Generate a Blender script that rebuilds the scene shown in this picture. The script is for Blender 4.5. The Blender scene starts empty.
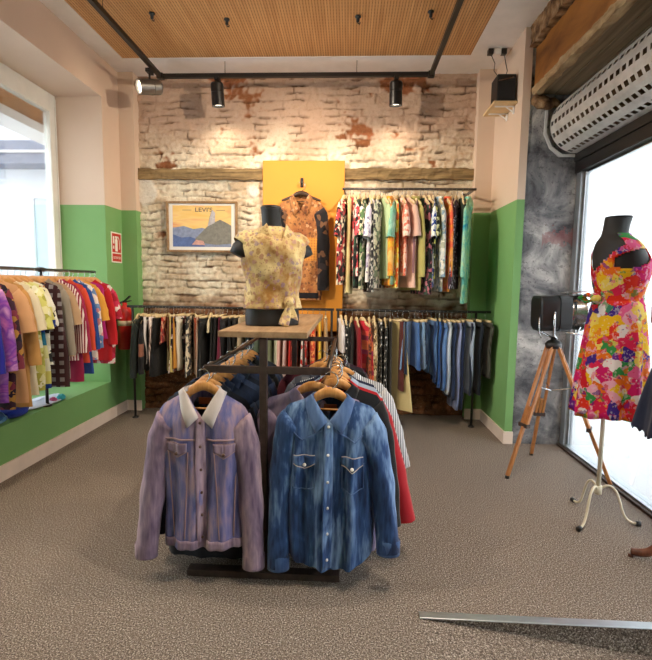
import bpy, bmesh, math, random
from mathutils import Vector, Matrix, noise
random.seed(7)
PI = math.pi
sc = bpy.context.scene
COL = sc.collection

# ------------------------------------------------------------------ helpers
def lin(c):
    c = c/255.0
    return c/12.92 if c <= 0.04045 else ((c+0.055)/1.055)**2.4
def RGB(r, g, b): return (lin(r), lin(g), lin(b), 1.0)
def hexs(s):
    return RGB(int(s[0:2], 16), int(s[2:4], 16), int(s[4:6], 16))

class NT:
    def __init__(s, name):
        s.m = bpy.data.materials.new(name); s.m.use_nodes = True
        s.n = s.m.node_tree.nodes; s.l = s.m.node_tree.links
        s.p = s.n['Principled BSDF']
    def new(s, t, **kw):
        nd = s.n.new(t)
        for k, v in kw.items():
            if hasattr(nd, k): setattr(nd, k, v)
            else: nd.inputs[k].default_value = v
        return nd
    def link(s, a, b): s.l.new(a, b)
    def coord(s, scale=(1, 1, 1), kind='Object'):
        tc = s.new('ShaderNodeTexCoord'); mp = s.new('ShaderNodeMapping')
        mp.inputs['Scale'].default_value = scale
        s.link(tc.outputs[kind], mp.inputs['Vector']); return mp.outputs['Vector']
    def ramp(s, fac, stops, const=False):
        r = s.new('ShaderNodeValToRGB'); cr = r.color_ramp
        cr.interpolation = 'CONSTANT' if const else 'LINEAR'
        while len(cr.elements) < len(stops): cr.elements.new(0.5)
        for e, (p, c) in zip(cr.elements, stops): e.position = p; e.color = c
        s.link(fac, r.inputs['Fac']); return r.outputs['Color']
    def math(s, op, a, b=None):
        nd = s.new('ShaderNodeMath', operation=op)
        for i, x in enumerate((a, b)):
            if x is None: continue
            if isinstance(x, (int, float)): nd.inputs[i].default_value = x
            else: s.link(x, nd.inputs[i])
        return nd.outputs[0]
    def mix(s, f, a, b, mode='MIX'):
        nd = s.new('ShaderNodeMix', data_type='RGBA', blend_type=mode)
        for sock, x in ((nd.inputs[0], f), (nd.inputs[6], a), (nd.inputs[7], b)):
            if isinstance(x, (int, float, tuple)): sock.default_value = x
            else: s.link(x, sock)
        return nd.outputs[2]
    def noise(s, vec, scale, detail=3, rough=0.55, dist=0.0):
        nd = s.new('ShaderNodeTexNoise'); nd.inputs['Scale'].default_value = scale
        nd.inputs['Detail'].default_value = detail; nd.inputs['Roughness'].default_value = rough
        nd.inputs['Distortion'].default_value = dist
        s.link(vec, nd.inputs['Vector']); return nd
    def voronoi(s, vec, scale, feature='F1'):
        nd = s.new('ShaderNodeTexVoronoi', feature=feature); nd.inputs['Scale'].default_value = scale
        s.link(vec, nd.inputs['Vector']); return nd
    def bump(s, h, strength=0.3, dist=0.01):
        b = s.new('ShaderNodeBump'); b.inputs['Strength'].default_value = strength
        b.inputs['Distance'].default_value = dist
        s.link(h, b.inputs['Height']); s.link(b.outputs['Normal'], s.p.inputs['Normal'])
    def base(s, c):
        if isinstance(c, tuple): s.p.inputs['Base Color'].default_value = c
        else: s.link(c, s.p.inputs['Base Color'])
    def set(s, rough=0.8, metal=0.0, spec=None, trans=None):
        s.p.inputs['Roughness'].default_value = rough; s.p.inputs['Metallic'].default_value = metal
        if spec is not None: s.p.inputs['Specular IOR Level'].default_value = spec

def plain(name, col, rough=0.7, metal=0.0, vary=0.08, scale=8.0, bump=0.0):
    t = NT(name); v = t.coord(); n = t.noise(v, scale, 4)
    dark = tuple(x*(1-vary*2) for x in col[:3])+(1,)
    lite = tuple(min(1, x*(1+vary)) for x in col[:3])+(1,)
    t.base(t.ramp(n.outputs['Fac'], [(0.3, dark), (0.7, lite)]))
    if bump: t.bump(n.outputs['Fac'], bump)
    t.set(rough, metal); return t.m

_fab = {}
def fabric(pattern, cols, scale=1.0):
    key = (pattern, tuple(cols), scale)
    if key in _fab: return _fab[key]
    t = NT('fabric_'+pattern); C = [hexs(c) for c in cols]; v = t.coord()
    weave = t.noise(t.coord((400, 400, 400)), 1.0, 1)
    wr = t.noise(t.coord((14, 14, 4)), 1.0, 3)
    if pattern == 'solid':
        n = t.noise(v, 9, 3)
        c = t.mix(n.outputs['Fac'], C[0], tuple(x*0.8 for x in C[0][:3])+(1,))
    elif pattern == 'denim':
        big = t.noise(t.coord((7, 7, 2.4)), 1.0, 3, dist=0.8)
        st = t.noise(t.coord((60, 60, 9)), 1.0, 3)
        f = t.math('ADD', t.math('MULTIPLY', big.outputs['Fac'], 0.75), t.math('MULTIPLY', st.outputs['Fac'], 0.35))
        stops = [(0.38, C[0]), (0.72, C[1])] if len(C) == 2 else [(0.38, C[0]), (0.52, C[1]), (0.66, C[2])]
        c = t.ramp(f, stops)
    elif pattern in ('stripe', 'hstripe', 'check'):
        sx = t.new('ShaderNodeSeparateXYZ'); t.link(v, sx.inputs[0])
        def band(sock, f, thr): return t.math('LESS_THAN', t.math('FRACT', t.math('MULTIPLY', sock, f)), thr)
        if pattern == 'stripe': c = t.mix(band(sx.outputs['X'], 55*scale, 0.5), C[0], C[1])
        elif pattern == 'hstripe': c = t.mix(band(sx.outputs['Z'], 10*scale, 0.5), C[0], C[1])
        else:
            a = band(sx.outputs['X'], 13*scale, 0.5); b = band(sx.outputs['Z'], 13*scale, 0.5)
            c = t.mix(t.math('MULTIPLY', a, b), C[0], C[1])
            if len(C) > 2: c = t.mix(t.math('MULTIPLY', t.math('ADD', a, b), 0.35), c, C[2])
    elif pattern == 'print':
        w = t.noise(v, 14*scale, 2)
        wv = t.mix(0.06, v, w.outputs['Color'])
        vo = t.voronoi(wv, 26*scale); sx = t.new('ShaderNodeSeparateColor'); t.link(vo.outputs['Color'], sx.inputs[0])
        k = len(C); c = t.ramp(sx.outputs[0], [(i/k, C[i]) for i in range(k)], const=True)
    elif pattern == 'dots':
        vo = t.voronoi(v, 22*scale)
        c = t.mix(t.math('LESS_THAN', vo.outputs['Distance'], 0.36), C[0], C[1])
        if len(C) > 2:
            n = t.noise(v, 12, 2); c = t.mix(t.math('GREATER_THAN', n.outputs['Fac'], 0.56), c, C[2])
    elif pattern == 'tiedye':
        n = t.noise(t.coord((4*scale, 4*scale, 5*scale)), 1.0, 3, dist=1.4)
        k = len(C); c = t.ramp(n.outputs['Fac'], [(0.3+0.4*i/max(1, k-1), C[i]) for i in range(k)])
    elif pattern == 'floral':
        n = t.noise(v, 7, 4); c = t.ramp(n.outputs['Fac'], [(.36, C[0]), (.62, C[1])])
        w = t.noise(v, 40, 2); wv = t.mix(0.03, v, w.outputs['Color'])
        vo = t.voronoi(wv, 32*scale); sx = t.new('ShaderNodeSeparateColor'); t.link(vo.outputs['Color'], sx.inputs[0])
        k = len(C)-2; pet = t.ramp(sx.outputs[0], [(i/k, C[2+i]) for i in range(k)], const=True)
        c = t.mix(t.math('MULTIPLY', t.math('LESS_THAN', vo.outputs['Distance'], 0.40), 0.6), c, pet)
        v2 = t.voronoi(v, 70*scale); c = t.mix(t.math('MULTIPLY', t.math('LESS_THAN', v2.outputs['Distance'], 0.25), 0.5), c, C[4 if len(C) > 4 else 2])
    elif pattern == 'bands':       # cloth woven in wide bands from top to bottom
        sx = t.new('ShaderNodeSeparateXYZ'); t.link(v, sx.inputs[0])
        k = len(C); f = t.math('FRACT', t.math('MULTIPLY', sx.outputs['Z'], -2.2*scale))
        c = t.ramp(f, [(i/k, C[i]) for i in range(k)], const=True)
    t.base(c); t.set(0.85, spec=0.25)
    t.p.inputs['Sheen Weight'].default_value = 0.15
    h = t.math('ADD', t.math('MULTIPLY', weave.outputs['Fac'], 0.25), wr.outputs['Fac'])
    t.bump(h, 0.35, 0.012)
    _fab[key] = t.m; return t.m

class MB:
    """collects shapes for ONE mesh object"""
    def __init__(s): s.v = []; s.f = []; s.mi = []; s.cur = 0; s.mats = None
    def add(s, vs, fs):
        b = len(s.v); s.v += [tuple(x) for x in vs]
        for f in fs: s.f.append(tuple(i+b for i in f)); s.mi.append(s.cur)
    def box(s, x0, x1, y0, y1, z0, z1, M=None):
        vs = [Vector((x, y, z)) for z in (z0, z1) for y in (y0, y1) for x in (x0, x1)]
        if M: vs = [M @ p for p in vs]
        s.add(vs, [(0, 2, 3, 1), (4, 5, 7, 6), (0, 1, 5, 4), (2, 6, 7, 3), (0, 4, 6, 2), (1, 3, 7, 5)])
    def tube(s, pts, r, n=8, cap=True, flat=1.0):
        pts = [Vector(p) for p in pts]; k = len(pts)
        rs = r if isinstance(r, (list, tuple)) else [r]*k
        rings = []; prev = None
        for i, p in enumerate(pts):
            t = (pts[min(i+1, k-1)]-pts[max(i-1, 0)])
            t = t.normalized() if t.length > 1e-9 else Vector((0, 0, 1))
            if prev is None:
                a = t.cross(Vector((0, 0, 1)));
                if a.length < 1e-3: a = t.cross(Vector((0, 1, 0)))
            else: a = prev-t*prev.dot(t)
            a.normalize(); b = t.cross(a); prev = a
            rings.append([p+a*(rs[i]*math.cos(2*PI*j/n))+b*(rs[i]*flat*math.sin(2*PI*j/n)) for j in range(n)])
        vs = [q for g in rings for q in g]; fs = []
        for i in range(k-1):
            for j in range(n):
                fs.append((i*n+j, i*n+(j+1) % n, (i+1)*n+(j+1) % n, (i+1)*n+j))
        if cap: fs += [tuple(range(n))[::-1], tuple((k-1)*n+j for j in range(n))]
        s.add(vs, fs)
    def bar(s, a, b, w, h):           # square bar between two points, w sideways, h upwards
        a = Vector(a); b = Vector(b); t = (b-a).normalized()
        u = t.cross(Vector((0, 0, 1)))
        if u.length < 1e-3: u = Vector((1, 0, 0))
        u.normalize(); q = u.cross(t)
        vs = [p+u*(w/2*i)+q*(h/2*j) for p in (a, b) for i, j in ((-1, -1), (1, -1), (1, 1), (-1, 1))]
        s.add(vs, [(3, 2, 1, 0), (4, 5, 6, 7)]+[(i, (i+1) % 4, 4+(i+1) % 4, 4+i) for i in range(4)])
    def loft(s, rings, cap0=True, cap1=True):
        n = len(rings[0]); vs = [q for g in rings for q in g]; fs = []
        for i in range(len(rings)-1):
            for j in range(n):
                fs.append((i*n+j, i*n+(j+1) % n, (i+1)*n+(j+1) % n, (i+1)*n+j))
        if cap0: fs.append(tuple(range(n))[::-1])
        if cap1: fs.append(tuple((len(rings)-1)*n+j for j in range(n)))
        s.add(vs, fs)
    def lathe(s, prof, c=(0, 0, 0), n=24, M=None, cap=True):
        rings = []
        for r, z in prof:
            g = [Vector((c[0]+r*math.cos(2*PI*j/n), c[1]+r*math.sin(2*PI*j/n), c[2]+z)) for j in range(n)]
            if M: g = [M @ p for p in g]
            rings.append(g)
        s.loft(rings, cap, cap)
    def grid(s, fn, nu, nv, close_u=False):
        vs = [fn(i/nu, j/nv) for j in range(nv+1) for i in range(nu+1)]
        fs = [(j*(nu+1)+i, j*(nu+1)+i+1, (j+1)*(nu+1)+i+1, (j+1)*(nu+1)+i) for j in range(nv) for i in range(nu)]
        s.add(vs, fs)
    def build(s, name, mat, parent=None, smooth=False, bevel=0.0, solid=0.0, sub=0, fix=True):
        me = bpy.data.meshes.new(name); me.from_pydata(s.v, [], s.f)
        mats = mat if isinstance(mat, list) else [mat]
        for m in mats: me.materials.append(m)
        if len(mats) > 1: me.polygons.foreach_set('material_index', s.mi)
        if fix:
            bm = bmesh.new(); bm.from_mesh(me); bmesh.ops.recalc_face_normals(bm, faces=bm.faces); bm.to_mesh(me); bm.free()
        if smooth: me.polygons.foreach_set('use_smooth', [True]*len(me.polygons))
        me.update()
        o = bpy.data.objects.new(name, me); COL.objects.link(o)
        if parent: o.parent = parent
        if solid:
            d = o.modifiers.new('Solidify', 'SOLIDIFY'); d.thickness = solid; d.offset = 0
        if bevel:
            d = o.modifiers.new('Bevel', 'BEVEL'); d.width = bevel; d.segments = 2; d.limit_method = 'ANGLE'
        if sub:
            d = o.modifiers.new('Subdivision', 'SUBSURF'); d.levels = sub; d.render_levels = sub
        return o

def tag(o, label, cat, group=None):
    o['label'] = label; o['category'] = cat
    if group: o['group'] = group
    return o
def thing(name, label, cat, loc=(0, 0, 0), rz=0.0, group=None):
    o = bpy.data.objects.new(name, None); COL.objects.link(o)
    o.location = loc; o.rotation_euler = (0, 0, rz); o.empty_display_size = 0.05
    return tag(o, label, cat, group)
def struct(o): o['kind'] = 'structure'; return o
def text_mesh(body, size, mat, name, parent, M):
    cu = bpy.data.curves.new(name, 'FONT'); cu.body = body; cu.size = size; cu.align_x = 'CENTER'; cu.extrude = 0.0004
    tmp = bpy.data.objects.new('lettering_source', cu); COL.objects.link(tmp)
    dg = bpy.context.evaluated_depsgraph_get(); dg.update()
    me = bpy.data.meshes.new_from_object(tmp.evaluated_get(dg))
    bpy.data.objects.remove(tmp); bpy.data.curves.remove(cu)
    me.transform(M); me.name = name; me.materials.clear(); me.materials.append(mat)
    o = bpy.data.objects.new(name, me); COL.objects.link(o); o.parent = parent; return o

def lerp(a, b, t): return a+(b-a)*t
# ------------------------------------------------------------------ camera (fitted to the photograph)
CAM = (2.260543, -4.558652, 1.325154); PITCH, YAW, ROLL, FPX = 0.100134, 0.046977, 0.013996, 461.04
cp, sp, cy, sy, cr, sr = math.cos(PITCH), math.sin(PITCH), math.cos(YAW), math.sin(YAW), math.cos(ROLL), math.sin(ROLL)
fw = Vector((-sy*cp, cy*cp, -sp)); rt = Vector((cy, sy, 0)); up = rt.cross(fw)
rt, up = cr*rt+sr*up, -sr*rt+cr*up
cd = bpy.data.cameras.new('camera'); cam = bpy.data.objects.new('camera', cd); COL.objects.link(cam)
cam.matrix_world = Matrix(((rt.x, up.x, -fw.x, CAM[0]), (rt.y, up.y, -fw.y, CAM[1]), (rt.z, up.z, -fw.z, CAM[2]), (0, 0, 0, 1)))
cd.sensor_fit = 'HORIZONTAL'; cd.sensor_width = 36; cd.lens = FPX*36/652; cd.clip_start = 0.05; cd.clip_end = 100
sc.camera = cam
sc.view_settings.view_transform = 'Standard'; sc.view_settings.look = 'None'
sc.view_settings.gamma = 1.0; sc.view_settings.use_curve_mapping = False
sc.view_settings.exposure = 0.0
try: sc.cycles.use_denoising = True
except Exception: pass
sc.cycles.max_bounces = 8; sc.cycles.transparent_max_bounces = 12

# ------------------------------------------------------------------ materials of the room
H = 3.325; W = 3.6
def paint_mat():
    t = NT('two_tone_wall_paint'); v = t.coord(); sx = t.new('ShaderNodeSeparateXYZ'); t.link(v, sx.inputs[0])
    n = t.noise(v, 3, 4)
    g = t.mix(n.outputs['Fac'], RGB(112, 160, 96), RGB(124, 170, 106)); p = t.mix(n.outputs['Fac'], RGB(212, 186, 164), RGB(220, 196, 176))
    t.base(t.mix(t.math('GREATER_THAN', sx.outputs['Z'], 2.02), g, p)); t.set(0.75)
    t.bump(t.noise(v, 120, 2).outputs['Fac'], 0.05); return t.m
M_paint = paint_mat()
M_white = plain('white_paint', RGB(244, 240, 238), 0.6, vary=0.03)
M_frame = plain('white_window_frame', RGB(236, 234, 226), 0.45, vary=0.03)
M_base = plain('baseboard_paint', RGB(232, 214, 200), 0.5, vary=0.04)
M_black = plain('black_metal', RGB(30, 28, 28), 0.42, vary=0.1)
M_steel = plain('steel_tube', RGB(95, 88, 84), 0.35, 0.8, vary=0.1)
M_dark = plain('dark_rusty_steel', RGB(74, 58, 52), 0.55, 0.3, vary=0.2, scale=25)
M_chrome = plain('chrome', RGB(200, 202, 205), 0.2, 1.0, vary=0.05)
M_alu = plain('aluminium', RGB(190, 196, 202), 0.35, 0.9, vary=0.08)
def wood(name, a, b, stretch=(3, 3, 40), rough=0.5):
    t = NT(name); n = t.noise(t.coord(stretch), 1.0, 5, 0.6, 0.4)
    t.base(t.ramp(n.outputs['Fac'], [(0.3, hexs(a)), (0.7, hexs(b))])); t.set(rough); t.bump(n.outputs['Fac'], 0.15); return t.m
M_hang = wood('hanger_wood', 'b9783c', 'd9a060', (60, 60, 10), 0.4)
M_hangp = wood('pale_hanger_wood', 'c4a878', 'e6d0a4', (60, 60, 10), 0.4)
M_table = wood('worn_table_wood', '8a6a4c', 'b59470', (30, 3, 30), 0.55)
M_leg = wood('tripod_wood', '9c5f30', 'c98a4e', (40, 40, 6), 0.4)
M_beamb = wood('rusty_brown_board', '6a3c12', 'b0732f', (6, 1.5, 5), 0.65)
M_soff = wood('grey_soffit_wood', '6b5a45', '9d8a70', (30, 1.2, 30), 0.8)
M_lint = wood('weathered_lintel_wood', '5a452c', 'a58a5e', (3, 30, 40), 0.9)
def glass_mat():
    t = NT('window_glass'); t.n.remove(t.p)
    tr = t.new('ShaderNodeBsdfTransparent'); gl = t.new('ShaderNodeBsdfGlossy'); gl.inputs['Roughness'].default_value = 0.02
    tr.inputs['Color'].default_value = (0.96, 0.98, 0.98, 1)
    fr = t.new('ShaderNodeFresnel'); fr.inputs['IOR'].default_value = 1.45; mx = t.new('ShaderNodeMixShader')
    t.link(t.math('MULTIPLY', fr.outputs[0], 0.6), mx.inputs[0]); t.link(tr.outputs[0], mx.inputs[1]); t.link(gl.outputs[0], mx.inputs[2])
    t.link(mx.outputs[0], t.n['Material Output'].inputs['Surface']); return t.m
M_glass = glass_mat()
def carpet():
    t = NT('speckled_carpet'); v = t.coord()
    a = t.noise(v, 165, 2, 0.8); b = t.voronoi(v, 150); c = t.noise(v, 1.6, 3)
    col = t.ramp(a.outputs['Fac'], [(0.34, RGB(58, 49, 43)), (0.46, RGB(114, 100, 90)), (0.55, RGB(148, 133, 121)), (0.65, RGB(220, 207, 195))])
    col = t.mix(t.math('MULTIPLY', c.outputs['Fac'], 0.25), col, RGB(118, 106, 96))
    t.base(col); t.set(0.95, spec=0.2); t.bump(t.math('ADD', a.outputs['Fac'], b.outputs['Distance']), 0.6, 0.012); return t.m
M_floor = carpet()
def slats():
    t = NT('grooved_wood_panel'); v = t.coord(); sx = t.new('ShaderNodeSeparateXYZ'); t.link(v, sx.inputs[0])
    f = t.math('FRACT', t.math('MULTIPLY', sx.outputs['X'], 46)); n = t.noise(t.coord((30, 2, 1)), 1.0, 4)
    w = t.ramp(n.outputs['Fac'], [(0.3, RGB(196, 142, 88)), (0.7, RGB(222, 172, 116))])
    d = t.math('LESS_THAN', f, 0.26)
    g = t.math('LESS_THAN', t.math('FRACT', t.math('MULTIPLY', sx.outputs['Y'], 24)), 0.62)
    t.base(t.mix(t.math('MULTIPLY', d, t.math('ADD', .45, t.math('MULTIPLY', g, .35))), w, RGB(120, 74, 38))); t.set(0.55); t.bump(t.math('SUBTRACT', 1.0, d), 0.3, 0.004); return t.m
M_slat = slats()
def plaster():
    t = NT('bare_grey_plaster'); v = t.coord(); a = t.noise(v, 3.2, 6, 0.65, 0.6); b = t.noise(v, 34, 4, 0.7); c = t.noise(v, 1.7, 2)
    col = t.ramp(a.outputs['Fac'], [(0.34, RGB(62, 62, 68)), (0.46, RGB(112, 112, 116)), (0.56, RGB(150, 148, 148)), (0.66, RGB(196, 192, 190))])
    col = t.mix(t.math('MULTIPLY', t.math('GREATER_THAN', b.outputs['Fac'], 0.6), 0.5), col, RGB(60, 58, 62))
    sx = t.new('ShaderNodeSeparateXYZ'); t.link(v, sx.inputs[0])
    near = t.math('MULTIPLY', t.math('LESS_THAN', t.math('ABSOLUTE', t.math('SUBTRACT', sx.outputs['Z'], t.math('ADD', 1.72, t.math('MULTIPLY', t.math('SUBTRACT', b.outputs['Fac'], 0.5), 0.3)))), 0.05), t.math('GREATER_THAN', sx.outputs['X'], 3.82))
    t.base(t.mix(t.math('MULTIPLY', near, 0.55), col, RGB(150, 92, 92))); t.set(0.9); t.bump(t.math('ADD', a.outputs['Fac'], t.math('MULTIPLY', b.outputs['Fac'], 0.4)), 0.5, 0.02); return t.m
M_plaster = plaster()
def rubble():
    t = NT('rough_rubble'); v = t.coord(); vo = t.voronoi(v, 14); n = t.noise(v, 22, 5, 0.7)
    t.base(t.ramp(t.math('MULTIPLY', t.math('ADD', vo.outputs['Distance'], n.outputs['Fac']), 0.6), [(0.25, RGB(196, 164, 128)), (0.5, RGB(160, 122, 84)), (0.8, RGB(80, 54, 34))]))
    t.set(0.95); t.bump(t.math('ADD', vo.outputs['Distance'], n.outputs['Fac']), 0.9, 0.04); return t.m
M_rubble = rubble()

# ------------------------------------------------------------------ the setting
def S(name, mat, *boxes, **kw):
    m = MB()
    for b in boxes: m.box(*b)
    return struct(m.build(name, mat, **kw))
# floor, with the entrance ramp and its riser at the near right
m = MB()
m.box(-0.02, 4.10, -2.815, 0.16, -0.2, 0); m.box(-0.02, 2.57, -6.6, -2.815, -0.2, 0); m.box(2.57, 4.10, -6.6, -5.2, -.35, -.2)
x0, x1 = 2.57, 4.10; zb = -0.125/0.92*(x1-x0)
m.add([(x0, -5.2, 0), (x1, -5.2, zb), (x1, -2.815, zb), (x0, -2.815, 0), (x0, -5.2, -.3), (x1, -5.2, -.3), (x1, -2.815, -.3), (x0, -2.815, -.3)],
      [(0, 1, 2, 3), (4, 7, 6, 5), (0, 4, 5, 1), (1, 5, 6, 2), (0, 3, 7, 4)])
struct(m.build('floor', M_floor))
# left wall with the deep window niche, and the corner stub
S('wall_left', M_paint, (-.5, 0, -6.6, 0, 0, .36), (-.5, 0, -6.6, 0, 2.98, H), (-.5, 0, -.31, 0, .36, 2.98), (-.5, 0, -6.6, -3.3, .36, 2.98),
  (-.5, .15, 0, .3, 0, H))
S('baseboard_left', M_base, (0, .014, -4.9, 0, 0, .105), (0, .158, -.014, 0, 0, .105))
S('wall_right', M_paint, (W, 3.662, -.70, .3, 0, H), (3.445, W, 0, .3, 0, H))
S('wall_front', M_paint, (-.5, 4.3, -6.7, -6.6, -.35, H))
S('wall_entrance', M_paint, (4.06, 4.3, -6.6, -5.6, -.3, H))
S('baseboard_right', M_base, (W-.012, W, -.70, 0, 0, .105), (W-.012, 3.668, -.712, -.70, 0, .105), (3.437, W-.012, -.014, 0, 0, .105))
S('wall_shopfront', M_plaster, (3.662, 4.16, -.69, -.5, -.2, 2.80))
S('wall_lintel', M_plaster, (3.90, 4.45, -6.7, -.69, 2.86, 3.6), (3.662, 4.45, -.69, -.4, 2.80, 3.6))
# ceiling: white border round a grooved wood panel
S('ceiling', M_white, (-.5, .18, -6.7, .3, H, H+.1), (3.29, 4.45, -6.7, .3, H, H+.1), (.18, 3.29, -.255, .3, H, H+.1))
S('ceiling_panel', M_slat, (.17, 3.30, -6.65, -.245, H+.006, H+.09))

# brick wall, relief modelled brick by brick
def hsh(*a):
    x = math.sin(sum(v*k for v, k in zip(a, (12.9898, 78.233, 37.719))))*43758.5453
    return x-math.floor(x)
def brick_wall():
    x0, x1, z0, z1, st = 0.12, 3.47, 0.0, 3.345, 0.0105
    nx = int((x1-x0)/st); nz = int((z1-z0)/st)
    vs = []; cols = []
    paintA = Vector(RGB(240, 230, 208)[:3]); paintB = Vector(RGB(204, 180, 150)[:3]); pink = Vector(RGB(186, 154, 134)[:3])
    brown = Vector(RGB(112, 74, 44)[:3]); red = Vector(RGB(168, 104, 70)[:3]); crev = Vector(RGB(92, 66, 44)[:3]); dk = Vector(RGB(70, 48, 32)[:3])
    plast = Vector(RGB(224, 218, 206)[:3])
    for j in range(nz+1):
        z = z0+(z1-z0)*j/nz
        for i in range(nx+1):
            x = x0+(x1-x0)*i/nx
            nA = noise.noise(Vector((x*3, z*3, 1))); nB = noise.noise(Vector((x*9, z*9, 5))); nC = noise.noise(Vector((x*26, z*26, 9)))
            xx = x+.05*nA+.022*nB+.006*nC; zz = z+.034*noise.noise(Vector((x*2.6, z*4, 3)))+.016*nB+.004*nC
            rh = .070; r = math.floor(zz/rh); fz = zz/rh-r
            bl = .15+.14*hsh(r, 3.3); off = hsh(r, 1.7)*bl; c = math.floor((xx+off)/bl); fx = (xx+off)/bl-c
            dz = min(fz, 1-fz)*rh; dx = min(fx, 1-fx)*bl; d = min(dz, dx*1.7+.003)
            hb = hsh(r, c, 2.0)
            joint = max(0., 1-d/(.011+.010*nB+.005*nC))                       # 1 in the middle of a joint
            open_j = joint*max(0., min(1., (.14 if z > 2.45 else .34)+1.7*noise.noise(Vector((x*5.5, z*8, 12)))+.5*nC))
            h = .022*(hb-.5)-.006*joint-.034*open_j+.010*nB+.007*nC+.004*noise.noise(Vector((x*55, z*55, 2)))
            pA = paintA.lerp(paintB, max(0, min(1, .5+.7*nA+.6*nC+.5*(hb-.5))))
            if z > 2.45: pA = pA.lerp(pink, max(0, min(.9, (z-2.45)*2.2+.25*nA)))
            # places where the paint has come off and bare brick shows
            ex = noise.noise(Vector((x*1.9+3.1, z*2.6, 21)))+.45*noise.noise(Vector((x*8, z*8, 31)))+.25*(hb-.5)
            if z > 2.45: ex += .14
            else: ex -= .12
            k = max(0, min(1, (ex-.42+.25*nC)*6))
            low = max(0, min(1, (1.22-z)*5+.8*nB))
            bare = red.lerp(brown, hb*.6+.2*nC)
            col = pA.lerp(bare, k)
            col = col.lerp(brown.lerp(red, hb*.45).lerp(dk, max(0, .3+.5*nC)), low)
            col = col.lerp(crev if low < .5 else dk, min(1, open_j*1.5)*.82)
            # smooth patches of old plaster
            for (px, pz, rr) in ((.22, 2.23, .15), (1.30, 2.22, .09)):
                q = math.hypot((x-px)*1.2, z-pz)+.04*nB
                if q < rr:
                    w = min(1, (rr-q)/.03); h = h*(1-w)+w*.016; col = col.lerp(plast, w)
            h -= .03*k*.4
            vs.append((x, .095-h, z)); cols += [col.x, col.y, col.z, 1]
    fs = [(j*(nx+1)+i, j*(nx+1)+i+1, (j+1)*(nx+1)+i+1, (j+1)*(nx+1)+i) for j in range(nz) for i in range(nx)]
    me = bpy.data.meshes.new('wall_back'); me.from_pydata(vs, [], fs)
    at = me.color_attributes.new('brick_colour', 'FLOAT_COLOR', 'POINT'); at.data.foreach_set('color', cols)
    me.polygons.foreach_set('use_smooth', [True]*len(fs))
    t = NT('painted_old_brick'); a = t.new('ShaderNodeAttribute', attribute_name='brick_colour')
    n = t.noise(t.coord(), 60, 4, 0.7)
    t.base(t.mix(t.math('MULTIPLY', t.math('GREATER_THAN', n.outputs['Fac'], 0.58), 0.35), a.outputs['Color'], RGB(166, 136, 104))); t.set(0.92, spec=0.2)
    t.bump(n.outputs['Fac'], 0.5, 0.012)
    me.materials.append(t.m); o = bpy.data.objects.new('wall_back', me); COL.objects.link(o); return struct(o)
brick_wall()
def rough_beam(name, x0, x1, z0, z1, y0, y1, mat, amp=.006, n=50, axis='x'):
    m = MB(); rings = []
    for i in range(n+1):
        x = x0+(x1-x0)*i/n; g = []
        for (yy, zz) in [(y0, lerp(z0, z1, k/6)) for k in range(7)]+[(y1, z1), (y1, z0)]:
            q = (noise.noise_vector(Vector((x*9, yy*9, zz*14)))+noise.noise_vector(Vector((x*31, yy*31, zz*31)))*.6)*amp
            g.append((x+q.x*.3, yy+q.y, zz+q.z) if axis == 'x' else (yy+q.x, x+q.y*.3, zz+q.z))
        rings.append(g)
    m.loft(rings); return m.build(name, mat)
struct(rough_beam('trim_1', .15, 1.40, 2.335, 2.435, .055, .16, M_lint, .01))
struct(rough_beam('trim_2', 2.19, 3.46, 2.340, 2.445, .055, .16, M_lint, .01))
M_yel = plain('yellow_wall_board', RGB(222, 146, 44), 0.6, vary=0.04, scale=2)
S('trim_3', M_yel, (1.405, 2.205, .035, .12, .85, 2.51), bevel=.004)

# left shop window and the hall seen through it
win = MB()
win.box(-.49, -.43, -.40, -.31, .36, 2.98); win.box(-.49, -.43, -3.3, -.40, 2.82, 2.98); win.box(-.49, -.43, -3.3, -.40, .36, .41); win.box(-.49, -.43, -3.3, -3.2, .41, 2.82)
win.box(-.428, -.42, -.335, -.318, .36, 2.95)
w1 = struct(win.build('window_1', M_frame, bevel=.006))
g = MB(); g.box(-.465, -.459, -3.2, -.40, .41, 2.82); g.build('pane', M_glass, w1)
M_hall = plain('hall_white', RGB(226, 230, 240), 0.7, vary=0.02)
S('wall_hall', M_hall, (-4.5, -.5, .62, .72, -.2, 3.3))
d1 = S('door_1', plain('pale_blue_door', RGB(206, 218, 238), 0.5, vary=0.02), (-1.29, -.52, .59, .62, 0, 2.23))
g = MB(); g.box(-1.335, -1.29, .575, .62, 0, 2.28); g.box(-1.29, -.52, .575, .62, 2.23, 2.28); g.build('door_frame', M_hall, d1)
S('floor_hall', plain('hall_floor', RGB(190, 190, 192), 0.6), (-4.5, -.5, -5, .62, -.25, -.2))
S('trim_4', M_beamb, (-.68, -.56, -3.3, .40, 2.735, 2.885)); S('trim_5', M_white, (-.80, -.56, -3.3, .40, 2.66, 2.735))
m = MB(); m.box(-4.5, -.5, .36, .62, 2.56, 2.80)
ht = struct(m.build('trim_6', plain('blue_grey_shutter_box', RGB(124, 134, 156), 0.5)))
g = MB(); g.tube([(-4.4, .34, 2.68), (-.52, .34, 2.68)], .014); g.build('pipe', M_white, ht)

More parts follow.
